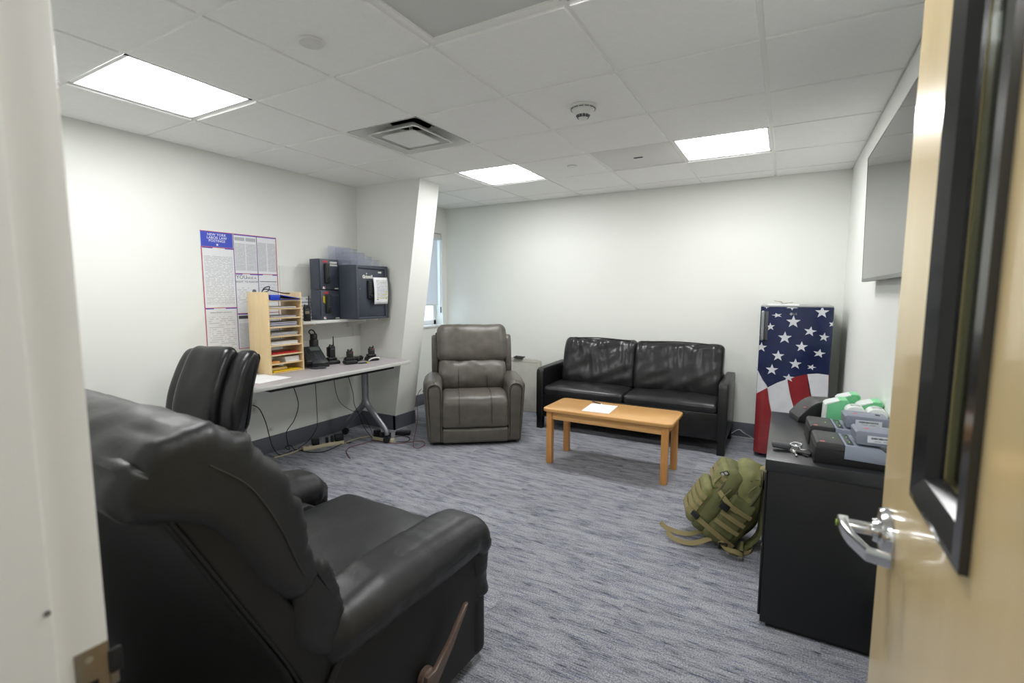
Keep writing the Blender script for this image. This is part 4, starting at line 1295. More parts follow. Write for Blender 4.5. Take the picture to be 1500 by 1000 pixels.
# ================================================================== WALL THINGS ABOVE THE DESK
# poster
def poster():
    py0, py1, pz0, pz1 = 0.318, 0.942, 0.915, 1.838
    t = thing('labor_poster', 'big labor law poster with blue header and red borders on the left wall', 'poster', (XL + 0.0015, (py0 + py1) / 2, (pz0 + pz1) / 2))
    cy, cz = (py0 + py1) / 2, (pz0 + pz1) / 2
    M_bl = mat('poster_blue', '3b4fc4', 0.35)
    M_rd = mat('poster_red', 'b5445c', 0.5)
    M_pu = mat('poster_purple', '7d5a8c', 0.5)
    M_ink = mat('poster_ink', '46484e', 0.6)
    def r(name, m, a, b, c, d, x, par=t):
        return box(name, m, x, x + 0.0003, a - cy, b - cy, c - cz, d - cz, 0, par)
    sh = r('sheet', mat('poster_paper', 'eceef0', 0.45), py0, py1, pz0, pz1, 0)
    px = 0.0005
    c1, c2, c3 = py0 + 0.012, py0 + 0.252, py0 + 0.445
    hd = r('header', M_bl, py0 + 0.006, c2 - 0.006, 1.722, 1.834, px)
    M_p1 = printed('print_fine', 'eceef0', 'c6c8cc', 0.0085, 0.42)
    M_p2 = printed('print_dense', 'e6e8ea', 'bcbec3', 0.0065, 0.36)
    M_p3 = printed('print_loose', 'eeeff1', 'd2d4d8', 0.016, 0.47)
    pans = [(M_p1, c1 + 0.012, c2 - 0.014, 1.285, 1.655), (M_p3, c1 + 0.018, c2 - 0.02, 0.93, 1.19),
            (M_p2, c2 + 0.008, c2 + 0.092, 1.55, 1.765), (M_p2, c2 + 0.100, c3 - 0.008, 1.55, 1.765),
            (M_p2, c3 + 0.008, c3 + 0.082, 1.55, 1.785), (M_p2, c3 + 0.092, py1 - 0.012, 1.55, 1.785),
            (M_p3, c2 + 0.012, c2 + 0.11, 1.285, 1.42), (M_p2, c2 + 0.012, c3 - 0.012, 0.935, 1.13),
            (M_p1, c3 + 0.012, py1 - 0.016, 1.29, 1.45), (M_p2, c3 + 0.012, py1 - 0.016, 0.935, 1.17)]
    for m, a, b, c, d in pans:
        r('text_block', m, a, b, c, d, px)
    # grey heading blocks
    M_gh = mat('poster_grey', 'b9bcc0', 0.6)
    for a, b, c, d in ((c2 + 0.01, c2 + 0.09, 1.785, 1.812), (c2 + 0.1, c3 - 0.01, 1.785, 1.812)):
        r('heading_block', M_gh, a, b, c, d, px)
    r('heading_bar', M_ink, c2 + 0.01, c3 - 0.01, 1.165, 1.19, px)
    r('heading_bar', M_ink, c3 + 0.012, py1 - 0.016, 1.463, 1.468, px)
    # borders
    for a, b, c, d, m in ((py0 + 0.004, py1 - 0.004, pz1 - 0.006, pz1 - 0.001, M_rd), (py0 + 0.004, py0 + 0.011, pz0, 1.722, M_rd), (c2 - 0.003, c2 + 0.003, pz0 + 0.01, pz1 - 0.006, M_pu),
                          (c3 - 0.003, c3 + 0.003, 1.20, pz1 - 0.006, M_pu), (py1 - 0.009, py1 - 0.003, pz0 + 0.01, pz1 - 0.006, M_rd), (py0 + 0.006, c2, 1.715, 1.721, M_rd),
                          (py0 + 0.01, c2, 1.255, 1.260, M_rd), (c2, py1 - 0.006, 1.524, 1.529, M_rd), (c2, py1 - 0.006, 1.205, 1.210, M_rd), (c2, py1 - 0.006, pz0 + 0.008, pz0 + 0.014, M_rd)):
        r('border', m, a, b, c, d, px + 0.0003)
    for a, b, c, d in ((py0 + 0.014, py0 + 0.09, 1.709, 1.715), (c2 - 0.07, c2 - 0.004, 1.709, 1.715), (c1, c1 + 0.06, 1.249, 1.255), (c2 - 0.09, c2 - 0.004, 1.249, 1.255), (c2 + 0.006, c2 + 0.06, 1.518, 1.524),
                       (c3 - 0.07, c3 + 0.04, 1.518, 1.524), (py1 - 0.05, py1 - 0.01, 1.518, 1.524), (c2 + 0.006, py1 - 0.01, pz1 - 0.012, pz1 - 0.006), (c2 + 0.006, c3 - 0.01, 1.199, 1.205)):
        r('blue_rule', M_bl, a, b, c, d, px + 0.0003)
    M_w = mat('poster_white', 'f4f4f8', 0.5)
    hy, X = (py0 + c2) / 2 - cy, px + 0.0006
    for q, s in enumerate(('NEW YORK', 'LABOR LAW', 'POSTINGS')):
        text('lettering', s, 0.027, M_w, t, (X, hy, 1.812 - q * 0.023 - cz), FACE_PX, bold=0.0002)
    lathe('seal', M_w, [(0.008, 0), (0.008, 0.0003)], 20, t, (X, hy, 1.738 - cz), (0, PI / 2, 0))
    my = (c2 + c3) / 2 - cy
    text('lettering', 'YOU', 0.042, M_ink, t, (X, my - 0.045, 1.497 - cz), FACE_PX)
    text('lettering', 'HAVE A', 0.024, M_ink, t, (X, my + 0.035, 1.492 - cz), FACE_PX)
    text('lettering', 'RIGHT TO KNOW!', 0.0235, M_ink, t, (X, my, 1.461 - cz), FACE_PX)
    lathe('emblem', mat('emblem_grey', '6a6d72', 0.6), [(0.017, 0), (0.017, 0.0003)], 20, t, (X, my + 0.055, 1.385 - cz), (0, PI / 2, 0))
    text('lettering', 'FEDERAL BENEFITS AND RIGHTS', 0.0115, M_ink, t, (X, hy, 1.222 - cz), FACE_PX)
poster()

M_board = mat('board_white', 'dfe0dc', 0.45)
t = thing('wall_board', 'smooth white board fixed to the wall behind the shelf', 'board', (XL, 1.35, 1.27))
box('panel', M_board, 0, 0.007, 0.955 - 1.35, 1.742 - 1.35, 0.935 - 1.27, 1.607 - 1.27, 0.0015, t)
box('panel', M_board, 0, 0.007, 1.748 - 1.35, 1.842 - 1.35, 0.935 - 1.27, 1.607 - 1.27, 0.0015, t)
t = thing('outlet', 'white wall outlet plate under the desk near its left end', 'outlet', (XL, 0.655, 0.43))
box('plate', M_white, 0, 0.005, -0.036, 0.036, -0.058, 0.058, 0.002, t)
for z in (-0.022, 0.022):
    box('socket', mat('socket_grey', 'cfcfca', 0.5), 0.004, 0.0065, -0.016, 0.016, z - 0.014, z + 0.014, 0.001, t)
t = thing('outlet', 'white blank plate low on the wall above the dark base', 'outlet', (XL, 0.80, 0.205))
box('plate', M_white, 0, 0.004, -0.03, 0.03, -0.02, 0.02, 0.002, t)
box('socket', mat('socket_grey', 'cfcfca', 0.5), 0.0035, 0.005, -0.012, 0.012, -0.01, 0.01, 0.001, t)

SH = 1.13
t = thing('wall_shelf', 'long white shelf carrying the dark lock boxes above the desk', 'shelf', (XL + 0.008, 1.40, SH))
box('board', mat('shelf_white', 'e4e4e0', 0.4), 0, 0.275, -0.44, 0.43, -0.024, 0, 0.003, t)
for y_ in (-0.30, 0.28):
    prism('bracket', M_white, [(0, -0.024), (0.24, -0.024), (0.24, -0.036), (0.03, -0.09), (0, -0.10)], y_ - 0.01, y_ + 0.01, 'y', 0, t)

# lock boxes
M_safe = mat('safe_slate', '454b57', 0.42, bump=(600, 0.1, 0.0006))
M_safed = mat('safe_door_slate', '3f4551', 0.42, bump=(600, 0.1, 0.0006))
M_lab = mat('label_white', 'dcdcd6', 0.5)
def lockbox(name, label, x0, x1, y0, y1, z0, z1, group, red=True, dark=False, inset=False):
    t = thing(name, label, 'lock box', (x1, (y0 + y1) / 2, z0), 0, group)
    w, h = (y1 - y0) / 2, z1 - z0
    box('body', M_safe, x0 - x1, -0.002, -w, w, 0, h, 0.004, t)
    if inset:
        boxes('door_frame', M_safe, [(-0.002, 0.012, -w, -w + 0.022, 0, h), (-0.002, 0.012, w - 0.040, w, 0, h), (-0.002, 0.012, -w + 0.022, w - 0.040, 0, 0.022), (-0.002, 0.012, -w + 0.022, w - 0.040, h - 0.03, h)], t, 0.002)
        d = box('door', M_safed, -0.001, 0.006, -w + 0.026, w - 0.044, 0.026, h - 0.036, 0.002, t)
        X0 = 0.0062
    else:
        d = box('door', M_safed, -0.001, 0.008, -w + 0.006, w - 0.004, 0.006, h - 0.006, 0.002, t)
        X0 = 0.0082
    return t, d, w, h, X0
def keypad(d, y, z0, z1, X0):
    k = pillow('keypad_lock', M_black, (X0 + 0.012, y, (z0 + z1) / 2), (0.030, 0.050, z1 - z0), 0.012, (2, 3, 8), 3, parent=d)
    for q in range(6):
        for s in (-1, 1):
            lathe('key', mat('key_dot', '8d9096', 0.4), [(0.0028, 0), (0.0028, 0.0015)], 8, k, (X0 + 0.0268, y + s * 0.009 + 0.004, z1 - 0.022 - q * 0.017), (0, PI / 2, 0))
    lathe('knob', M_blackm, [(0.014, 0), (0.013, 0.010), (0.009, 0.013)], 16, k, (X0 + 0.026, y, z0 + 0.032), (0, PI / 2, 0))
# upper and lower key boxes
for kk, (za, zb, lab) in enumerate(((SH + 0.270, SH + 0.545, 'upper small slate lock box with keypad, stacked on another'), (SH, SH + 0.267, 'lower small slate lock box with a yellow tag behind its keypad'))):
    t, d, w, h, X0 = lockbox('lock_box', lab, -1.150, -1.030, 1.203, 1.418, za, zb, 'slate lock boxes on the shelf')
    box('red_label', mat('label_red', 'd0383e', 0.45), X0, X0 + 0.0006, -0.068, -0.02, h - 0.032, h - 0.016, 0, d)
    keypad(d, -0.035, 0.055, h - 0.04, X0)
    if kk == 0:
        box('name_label', M_lab, X0, X0 + 0.0006, 0.008, 0.088, h - 0.060, h - 0.022, 0, d)
        text('lettering', 'Grintell', 0.026, mat('label_ink', '2d2f35', 0.6), d, (X0 + 0.001, 0.048, h - 0.042), FACE_PX, bold=0.0006)
    else:
        text('lettering', 'Grintell', 0.026, mat('faded_ink', '6a6e76', 0.6), d, (X0 + 0.001, 0.055, h - 0.045), FACE_PX, bold=0.0006)
        boxes('yellow_tag', mat('tag_yellow', 'e0cc22', 0.5), [(X0, X0 + 0.0012, -0.078, -0.022, 0.16, 0.215)], d)
        poly('yellow_tag_tail', mat('tag_yellow', 'e0cc22', 0.5), [(X0 + 0.001, -0.078, 0.16), (X0 + 0.001, -0.022, 0.16), (X0 + 0.001, -0.022, 0.115)], d)
        box('yellow_strip', mat('tag_yellow', 'e0cc22', 0.5), X0, X0 + 0.0008, -0.006, 0.004, 0.12, 0.165, 0, d)
    box('corner_sticker', M_lab, X0, X0 + 0.0006, -0.078, -0.052, 0.008, 0.028, 0, d)
    box('corner_sticker_flag', mat('label_red', 'd0383e', 0.45), X0 + 0.0006, X0 + 0.0010, -0.064, -0.053, 0.017, 0.027, 0, d)
    box('serial_plate', M_lab, X0, X0 + 0.0006, 0.052, 0.095, 0.006, 0.017, 0, d)
t, d, w, h, X0 = lockbox('lock_box', 'big slate lock box with a paper list taped on, next to the pier', -1.215, -0.812, 1.42, 1.815, SH + 0.0005, SH + 0.495, 'slate lock boxes on the shelf', inset=True)
text('lettering', 'Grintell', 0.040, M_lab, d, (X0 + 0.0012, -0.06, h - 0.105), FACE_PX, bold=0.003)
lathe('letter_dot', M_lab, [(0.007, 0), (0.007, 0.0006)], 10, d, (X0 + 0.0005, -0.070, h - 0.075), (0, PI / 2, 0))
keypad(d, -0.045, 0.185, h - 0.135, X0)
box('serial_plate', M_lab, X0, X0 + 0.0006, 0.075, 0.118, h - 0.068, h - 0.052, 0, d)
lathe('hinge_rivet', M_steel, [(0.004, 0), (0.004, 0.002)], 10, d, (X0, -0.155, 0.28), (0, PI / 2, 0))
# paper list taped on the big box
t = thing('paper_list', 'printed white list with yellow highlights taped to the big lock box', 'paper', (-0.792, 1.685, SH + 0.262))
M_list = printed('print_list', 'eceef2', 'b0b3ba', 0.008, 0.38)
bm = bmesh.new()
g = [[bm.verts.new((0.018 + 0.010 * math.sin(v * 3) - 0.012 * (1 - abs(2 * u - 1)) + (0.012 * (1 - v) if u < 0.2 else 0), -0.092 + 0.184 * u, -0.125 + 0.25 * v)) for v in [q / 8 for q in range(9)]] for u in [q / 8 for q in range(9)]]
for a in range(8):
    for b in range(8):
        bm.faces.new((g[a][b], g[a + 1][b], g[a + 1][b + 1], g[a][b + 1]))
finish(bm, 'sheet', M_paper, t).modifiers.new('thickness', 'SOLIDIFY').thickness = -0.0006
def onlist(u, v):
    return 0.018 + 0.010 * math.sin(v * 3) - 0.012 * (1 - abs(2 * u - 1))
def liststrip(name, m, u0, u1, v0, v1):
    bm = bmesh.new(); G = []
    for q in range(7):
        u = u0 + (u1 - u0) * q / 6
        G.append([bm.verts.new((onlist(u, v) + 0.0016, -0.092 + 0.184 * u, -0.125 + 0.25 * v)) for v in [v0 + (v1 - v0) * k / 6 for k in range(7)]])
    for a in range(6):
        for b in range(6):
            bm.faces.new((G[a][b], G[a + 1][b], G[a + 1][b + 1], G[a][b + 1]))
    return finish(bm, name, m, t)
liststrip('text_block', M_list, 0.22, 0.95, 0.20, 0.90)
M_hi = mat('highlight_yellow', 'e2dc3a', 0.6)
for u0, u1, v0, v1 in ((0.25, 0.75, 0.215, 0.235), (0.55, 0.95, 0.34, 0.36), (0.82, 0.95, 0.44, 0.47), (0.85, 0.95, 0.18, 0.21), (0.85, 0.95, 0.25, 0.275), (0.5, 0.78, 0.81, 0.825), (0.85, 0.94, 0.69, 0.7)):
    liststrip('highlight', M_hi, u0, u1, v0, v1).location.x = 0.0008
liststrip('colour_stamp', mat('stamp_purple', '6a4a9c', 0.6), 0.22, 0.38, 0.165, 0.19).location.x = 0.0008

# clear brochure holder on the big lock box
t = thing('brochure_holder', 'tiered clear acrylic brochure holder on top of the big lock box', 'brochure holder', (-1.00, 1.60, SH + 0.496))
M_ac = thin_clear('acrylic', 'f4f5fb', body=0.07)
M_ace = mat('acrylic_edge', '9a9cc8', 0.2)
for q in range(4):
    xx = 0.13 - q * 0.075
    hh = 0.055 + q * 0.036
    yy = 0.085 - q * 0.022
    box('pocket_front', M_ac, xx, xx + 0.003, -0.11 + yy - 0.06, 0.11 + yy - 0.02, 0, hh, 0, t)
    boxes('pocket_rim', M_ace, [(xx - 0.0005, xx + 0.0035, -0.11 + yy - 0.06, 0.11 + yy - 0.02, hh - 0.0015, hh + 0.001), (xx - 0.0005, xx + 0.0035, -0.112 + yy - 0.06, -0.1095 + yy - 0.06, hh - 0.035, hh)], t)
box('back_sheet', M_ac, -0.175, -0.172, -0.17, 0.10, 0, 0.185, 0, t)
box('side_sheet', M_ac, -0.172, 0.13, -0.172, -0.169, 0, 0.05, 0, t)
box('bottom_sheet', M_ac, -0.172, 0.13, -0.169, 0.12, 0, 0.003, 0, t)

# things on the shelf: radio, calendar sheet
def radio(t, z0, h, ant, k=1.0, red=False):
    w, d = 0.056 * k, 0.036 * k
    b = pillow('radio_body', M_black, (0, 0, z0 + h / 2), (d, w, h), 0.008, (2, 3, 6), 3, parent=t)
    lathe('volume_knob', M_black, [(0.008, 0), (0.008, 0.016), (0.006, 0.018)], 12, b, (0, -0.014 * k, z0 + h - 0.002))
    lathe('channel_knob', M_black, [(0.007, 0), (0.007, 0.012), (0.005, 0.014)], 12, b, (0.006, 0.002 * k, z0 + h - 0.002))
    if red:
        box('emergency_button', M_red, d / 2 - 0.006, d / 2 + 0.001, 0.006, 0.016, z0 + h - 0.012, z0 + h - 0.003, 0.001, b)
    if ant:
        tube('antenna', M_black, [(-0.004, 0.019 * k, z0 + h - 0.005), (-0.004, 0.020 * k, z0 + h + ant)], lambda u: 0.0062 - 0.002 * u, 10, b, raw=True)
    else:
        lathe('antenna_stub', M_black, [(0.006, 0), (0.006, 0.022), (0.004, 0.024)], 12, b, (-0.002, 0.018 * k, z0 + h - 0.002))
    box('speaker_panel', M_blackm, d / 2 - 0.0015, d / 2 + 0.0012, -w * 0.36, w * 0.36, z0 + h * 0.12, z0 + h * 0.5, 0.002, b)
    box('name_strip', mat('strip_grey', '70737a', 0.5), d / 2 - 0.001, d / 2 + 0.0012, -w * 0.22, w * 0.25, z0 + h * 0.78, z0 + h * 0.82, 0, b)
    return b
t = thing('two_way_radio', 'black handheld radio standing on the white shelf beside the lock boxes', 'radio', (-1.02, 1.055, SH), math.radians(-25))
rb = radio(t, 0, 0.128, 0.09)
box('display', mat('lcd_olive', '8a8670', 0.3), 0.0175, 0.0192, -0.017, 0.017, 0.062, 0.088, 0.001, rb)
t = thing('calendar_sheet', 'curled white calendar page leaning behind the handheld radio', 'paper', (-1.14, 1.11, SH))
bm = bmesh.new()
g = [[bm.verts.new((-0.05 * v - 0.02 * math.sin(u * PI), -0.11 + 0.20 * u + (0.03 * v * u), 0.002 + 0.205 * v)) for v in [q / 6 for q in range(7)]] for u in [q / 8 for q in range(9)]]
for a in range(8):
    for b in range(6):
        bm.faces.new((g[a][b], g[a + 1][b], g[a + 1][b + 1], g[a][b + 1]))
sh = finish(bm, 'sheet', printed('print_calendar', 'eef0f2', 'a9b0b8', 0.03, 0.40), t)
sh.modifiers.new('thickness', 'SOLIDIFY').thickness = 0.0008

# ================================================================== THINGS ON THE DESK
DT = 0.7402
M_birch = wood('birch_ply', 'e9d1a6', 'dfc392', (2, 2, 0.3), 0.45, 0.15, 16)
M_birchs = wood('birch_shelf', 'e6cfa4', 'dabd8d', (0.6, 2, 2), 0.5, 0.1, 16)
SX0, SX1, SY0, SY1 = -1.112, -0.857, 0.585, 0.885
scx, scy = (SX0 + SX1) / 2, (SY0 + SY1) / 2
t = thing('mail_sorter', 'tall open birch paper sorter full of trays on the desk', 'paper sorter', (scx, scy, DT))
hd_, hw_ = (SX1 - SX0) / 2, (SY1 - SY0) / 2
sp_h = 0.640
box('side_panel', M_birch, -hd_, hd_, -hw_, -hw_ + 0.012, 0, sp_h, 0.001, t)
box('side_panel', M_birch, -hd_, hd_, hw_ - 0.012, hw_, 0, sp_h, 0.001, t)
lev = [0.012, 0.083, 0.153, 0.226, 0.297, 0.370, 0.442, 0.514, 0.578]
for z in lev:
    box('tray_shelf', M_birchs, -hd_ + 0.002, hd_ - 0.001, -hw_ + 0.012, hw_ - 0.012, z - 0.0095, z, 0, t)
def stack(label, name, cat, m, lv, sheets, x0=-0.10, x1=0.105, y0=-0.12, y1=0.115, th=0.0025, jit=0.006, group=None):
    """loose pile in one tray: every folder or bundle is its own part"""
    k = thing(name, label, cat, (scx, scy, DT + lev[lv] + 0.0003), 0, group)
    z = 0
    for q in range(sheets):
        mm = m[q % len(m)]
        dx, dy = random.uniform(-jit, jit), random.uniform(-jit, jit)
        box('sheet_bundle', mm, x0 + dx, x1 + dx, max(y0 + dy, -0.137), min(y1 + dy, 0.137), z, z + th, 0.0004, k)
        z += th + 0.0004
    return k
M_p2 = mat('paper_cool', 'c9cbdc', 0.6)
M_p3 = mat('paper_grey', 'b9babd', 0.6)
M_dk = mat('folder_dark', '2c2d31', 0.5)
M_yel = mat('folder_yellow', 'e6c21e', 0.5)
M_man = mat('folder_manila', 'cdb57c', 0.55)
M_org = mat('card_orange', 'dda25a', 0.55)
G = 'papers in the birch sorter'
stack('thin grey pile in the topmost closed tray of the birch sorter', 'paper_pile', 'paper', [M_p3, M_paper], 7, 4, group=G)
stack('lilac-white pile in the second closed tray of the birch sorter', 'paper_pile', 'paper', [M_p2], 6, 4, group=G)
stack('thick lilac pile in the third closed tray of the birch sorter', 'paper_pile', 'paper', [M_p2, M_p2, M_dk, M_p2], 5, 9, th=0.0034, group=G)
stack('mixed grey papers in the middle tray of the birch sorter', 'paper_pile', 'paper', [M_p3, M_paper, M_dk], 4, 7, th=0.0034, jit=0.01, group=G)
stack('thick white pad in the tray above the red folder', 'paper_pile', 'paper', [M_paper], 3, 6, th=0.0036, group=G)
k = stack('red plastic folder in the birch sorter', 'folder', 'folder', [M_red], 2, 3, th=0.0034, group=G)
stack('white card stack on the right of the tray below the red folder', 'paper_pile', 'paper', [M_paper], 1, 9, -0.06, 0.10, 0.0, 0.125, 0.004, 0.003, group=G)
o = box('orange_card', M_org, -0.06, 0.06, -0.04, 0.04, 0, 0.015, 0.002, None, loc=(scx + 0.045, scy - 0.093, DT + lev[1] + 0.0005))
tag(o, 'orange card box at the left of the tray below the red folder', 'card')
stack('yellow folder in the lowest tray of the birch sorter', 'folder', 'folder', [M_yel], 0, 3, -0.10, 0.125, th=0.0035, group=G)
k = thing('envelope', 'manila envelope with red print on the yellow folder', 'envelope', (scx + 0.0, scy - 0.055, DT + lev[0] + 0.0125))
pillow('body', M_man, (0, 0, 0.012), (0.20, 0.14, 0.022), 0.008, (4, 4, 2), 2, parent=k)
box('red_mark', M_red, 0.03, 0.09, -0.05, -0.02, 0.0235, 0.0242, 0, k)
# blue ring binder with cables on top
k = thing('ring_binder', 'open blue ring binder on top of the birch sorter', 'binder', (scx, scy, DT + lev[8] + 0.0008))
M_blu = mat('binder_blue', '2447c8', 0.35)
box('cover', M_blu, -0.11, 0.135, -0.122, 0.125, 0, 0.003, 0.001, k)
box('spine', M_blu, 0.055, 0.13, -0.122, -0.045, 0.003, 0.040, 0.002, k)
prism('front_cover', M_blu, [(-0.04, 0.036), (-0.04, 0.040), (0.134, 0.0105), (0.134, 0.007)], -0.11, 0.135, 'x', 0, k)
box('ring_plate', M_black, -0.10, 0.10, -0.038, -0.02, 0.003, 0.02, 0.002, k)
for q in (-0.06, 0.0, 0.06):
    tube('ring', M_steel, [(q, -0.03, 0.018), (q, -0.02, 0.034), (q, -0.005, 0.03), (q, 0.0, 0.012)], 0.0018, 6, k)
o = tube('cable_coil', M_black, [(0.02, -0.11, 0.0), (0.0, -0.07, 0.05), (0.02, -0.035, 0.065), (0.05, -0.07, 0.03), (0.02, -0.10, 0.018), (0.0, -0.06, 0.045), (0.03, 0.0, 0.028), (0.06, 0.06, 0.013), (0.08, 0.10, 0.010)], 0.004, 6, None, loc=(scx - 0.03, scy, DT + lev[8] + 0.040))
tag(o, 'loop of black cable lying on the blue binder', 'cable')
t = thing('white_device', 'small white box device behind the office chair on the desk', 'device', (-1.08, 0.485, DT))
pillow('body', M_white, (0, 0, 0.055), (0.16, 0.16, 0.11), 0.012, (3, 3, 3), 3, parent=t)
box('top_panel', mat('device_grey', 'c4c4be', 0.5), -0.06, 0.06, -0.06, 0.06, 0.1095, 0.1125, 0.002, t)
o = box('paper_sheet', M_paper, -0.11, 0.11, -0.14, 0.14, 0, 0.0012, 0, None, loc=(-0.735, 0.455, DT + 0.0002), rot=(0, 0, 0.12))
tag(o, 'white sheet of paper at the left front corner of the desk', 'paper')
o = box('paper_sheet', M_paper, -0.105, 0.105, -0.13, 0.13, 0, 0.001, 0, None, loc=(-0.86, 0.44, DT + 0.0016), rot=(0, 0, -0.2))
tag(o, 'second white sheet partly under the birch sorter side of the desk', 'paper')

# desk phone
t = thing('desk_phone', 'black desk phone with angled keypad beside the paper sorter', 'phone', (-0.95, 1.035, DT), math.radians(-12))
prism('base', M_black, [(0.10, 0.0), (0.10, 0.028), (-0.075, 0.165), (-0.095, 0.165), (-0.06, 0.0)], -0.045, 0.105, 'y', 0.004, t)
ang_ = math.atan2(0.165 - 0.028, 0.175)
fc = lathe  # face frame helper below
face = boxes('face_panel', mat('phone_face', '26282c', 0.35), [(-0.105, 0.105, -0.042, 0.098, 0, 0.006)], t, 0.002, (0.0135, 0, 0.0985), (0, ang_, 0))
box('display', mat('phone_lcd', '55605c', 0.2), -0.095, -0.05, 0.0, 0.085, 0.006, 0.0072, 0, face)
for a in range(4):
    for b in range(3):
        box('key', mat('phone_key', '3a3d42', 0.4), -0.018 + a * 0.022, -0.005 + a * 0.022, 0.012 + b * 0.024, 0.03 + b * 0.024, 0.006, 0.0085, 0.001, face)
hs = pillow('handset', M_black, (0.0, -0.075, 0.016), (0.21, 0.05, 0.034), 0.014, (8, 3, 2), 3, (0, 0, 0), lambda o_, c_, h_: Vector((o_.x, o_.y, o_.z - 0.014 * (1 - (c_.x / h_[0]) ** 2) * (1 if c_.z < 0 else 0.2))), t, (0.0135, 0, 0.1005), (0, ang_, 0))
tube('coil_cord', mat('cord_slate', '2e3238', 0.45), [(0.10, -0.075, 0.012), (0.14, -0.07, 0.010), (0.17, -0.03, 0.010), (0.19, 0.01, 0.010), (0.165, 0.03, 0.011), (0.145, 0.0, 0.012), (0.16, -0.03, 0.018)], 0.0075, 8, t)
# bottle
t = thing('water_bottle', 'tall matte black water bottle with loop lid behind the desk phone', 'bottle', (-1.085, 1.165, DT))
M_bot = mat('bottle_black', '1c1d20', 0.45)
lathe('body', M_bot, [(0.034, 0), (0.038, 0.004), (0.038, 0.205), (0.035, 0.215), (0.030, 0.220)], 28, t)
lid = lathe('lid', M_black, [(0.031, 0.220), (0.031, 0.262), (0.027, 0.268)], 24, t)
tube('lid_loop', M_black, [(0, -0.024, 0.262), (0, -0.046, 0.285), (0, -0.03, 0.305), (0, 0.0, 0.296), (0, 0.02, 0.266)], 0.006, 8, lid)
# radios in chargers
def charger(name, label, loc, rz, h, ant, red):
    t = thing(name, label, 'radio charger', loc, rz, 'radios in desk chargers')
    pillow('cradle', M_black, (0.005, 0, 0.018), (0.10, 0.115, 0.036), 0.014, (4, 4, 2), 3, (0, 0, 0), lambda o_, c_, h_: Vector((o_.x, o_.y * (1 - 0.12 * max(0, c_.z / h_[2])), o_.z)), t)
    pillow('cradle_collar', M_black, (-0.008, 0, 0.045), (0.058, 0.082, 0.03), 0.010, (3, 3, 2), 3, parent=t)
    radio(t, 0.03, h, ant, 1.0, red)
    box('status_light', mat('led_dark', '4a4c44', 0.3), 0.046, 0.052, 0.02, 0.028, 0.028, 0.034, 0, t)
    return t
t = charger('two_way_radio', 'tall radio with long antenna in its desk charger', (-0.94, 1.235, DT), math.radians(-15), 0.13, 0.085, False)
pillow('side_clip', M_black, (-0.005, -0.036, 0.11), (0.02, 0.012, 0.085), 0.005, (2, 2, 4), 2, parent=t)
charger('two_way_radio', 'stubby radio with a red button in the desk charger nearest the front edge', (-0.80, 1.315, DT), math.radians(-25), 0.085, 0, True)
t = charger('two_way_radio', 'stubby radio in the desk charger nearest the pier', (-0.80, 1.575, DT), math.radians(-20), 0.085, 0, True)
tube('white_cable', M_white, [(0.058, -0.055, 0.008), (0.066, -0.03, 0.024), (0.062, 0.01, 0.030), (0.065, 0.045, 0.026), (0.05, 0.06, 0.012)], 0.006, 8, t)
t = thing('microphone', 'black speaker microphone lying between two radio chargers', 'microphone', (-0.87, 1.455, DT), 0.5)
pillow('body', M_black, (0, 0, 0.022), (0.075, 0.06, 0.044), 0.016, (3, 3, 2), 3, parent=t)
lathe('swivel_clip', M_black, [(0.02, -0.012), (0.024, -0.008), (0.024, 0.008), (0.02, 0.012)], 16, t, (0.03, 0.03, 0.028), (PI / 2, 0.2, 0.4))
tube('curly_lead', M_black, [(-0.03, -0.02, 0.012), (-0.07, -0.04, 0.012), (-0.10, -0.03, 0.012), (-0.12, 0.01, 0.02), (-0.10, 0.04, 0.012)], 0.004, 8, t)
t = thing('key_fob', 'flat black fob with a yellow end lying on the desk', 'fob', (-0.715, 1.395, DT), math.radians(65))
box('body', M_black, -0.05, 0.028, -0.015, 0.015, 0, 0.008, 0.003, t)
box('yellow_end', mat('tag_yellow', 'e0cc22', 0.5), 0.026, 0.05, -0.015, 0.015, 0.001, 0.0085, 0.002, t)

# ================================================================== CABLES AND POWER STRIPS
M_wire = mat('wire_black', '17181a', 0.5)
M_beige = mat('wire_beige', 'c2b998', 0.5)
M_redw = mat('wire_red', '6e2a2e', 0.5)
for nm, pts, m, r, lab in (('cable', CORD_A, M_wire, 0.0035, 'black cord hanging from the desk and looping near the floor'),
                           ('cable', CORD_B, M_wire, 0.0028, 'thin cord hanging straight under the middle of the desk'),
                           ('cable', CORD_C, M_wire, 0.0025, 'thin cord swinging from under the desk toward the right leg'),
                           ('cable', CORD_D, M_wire, 0.003, 'cord dropping nearest the right desk leg'),
                           ('cable', CORD_E, M_wire, 0.004, 'thick black cord plugged into the wall outlet under the desk'),
                           ('extension_cord', CORD_F, M_beige, 0.0055, 'beige flat cord leading to the left power strip'),
                           ('extension_cord', CORD_G, M_beige, 0.005, 'beige cord joining the two power strips'),
                           ('recliner_cord', CORD_R, M_redw, 0.0028, 'dark red cord on the carpet running to the taupe recliner'),
                           ('cable', CORD_S, M_wire, 0.0035, 'black cord curling beside the right power strip'),
                           ('cable', CORD_K, M_wire, 0.0035, 'black cord trailing along the left power strip'),
                           ('power_cord', CORD_W, mat('wire_white', 'c8c8c4', 0.5), 0.004, 'white cord on the floor between sofa and fridge')):
    pts = [(p[0], p[1], max(p[2], r + 0.0005)) for p in pts]
    o = tube(nm, m, pts, r, 8, None)
    own = {'dark red': 'recliner.001', 'white co': 'refrigerator'}.get(lab[:8])
    if own:      # the appliance's own mains lead
        pa = bpy.data.objects[own]
        o.parent = pa
        o.matrix_parent_inverse = (Matrix.Translation(pa.location) @ pa.rotation_euler.to_matrix().to_4x4()).inverted()
        o['label'] = lab
    else:
        tag(o, lab, 'cord')
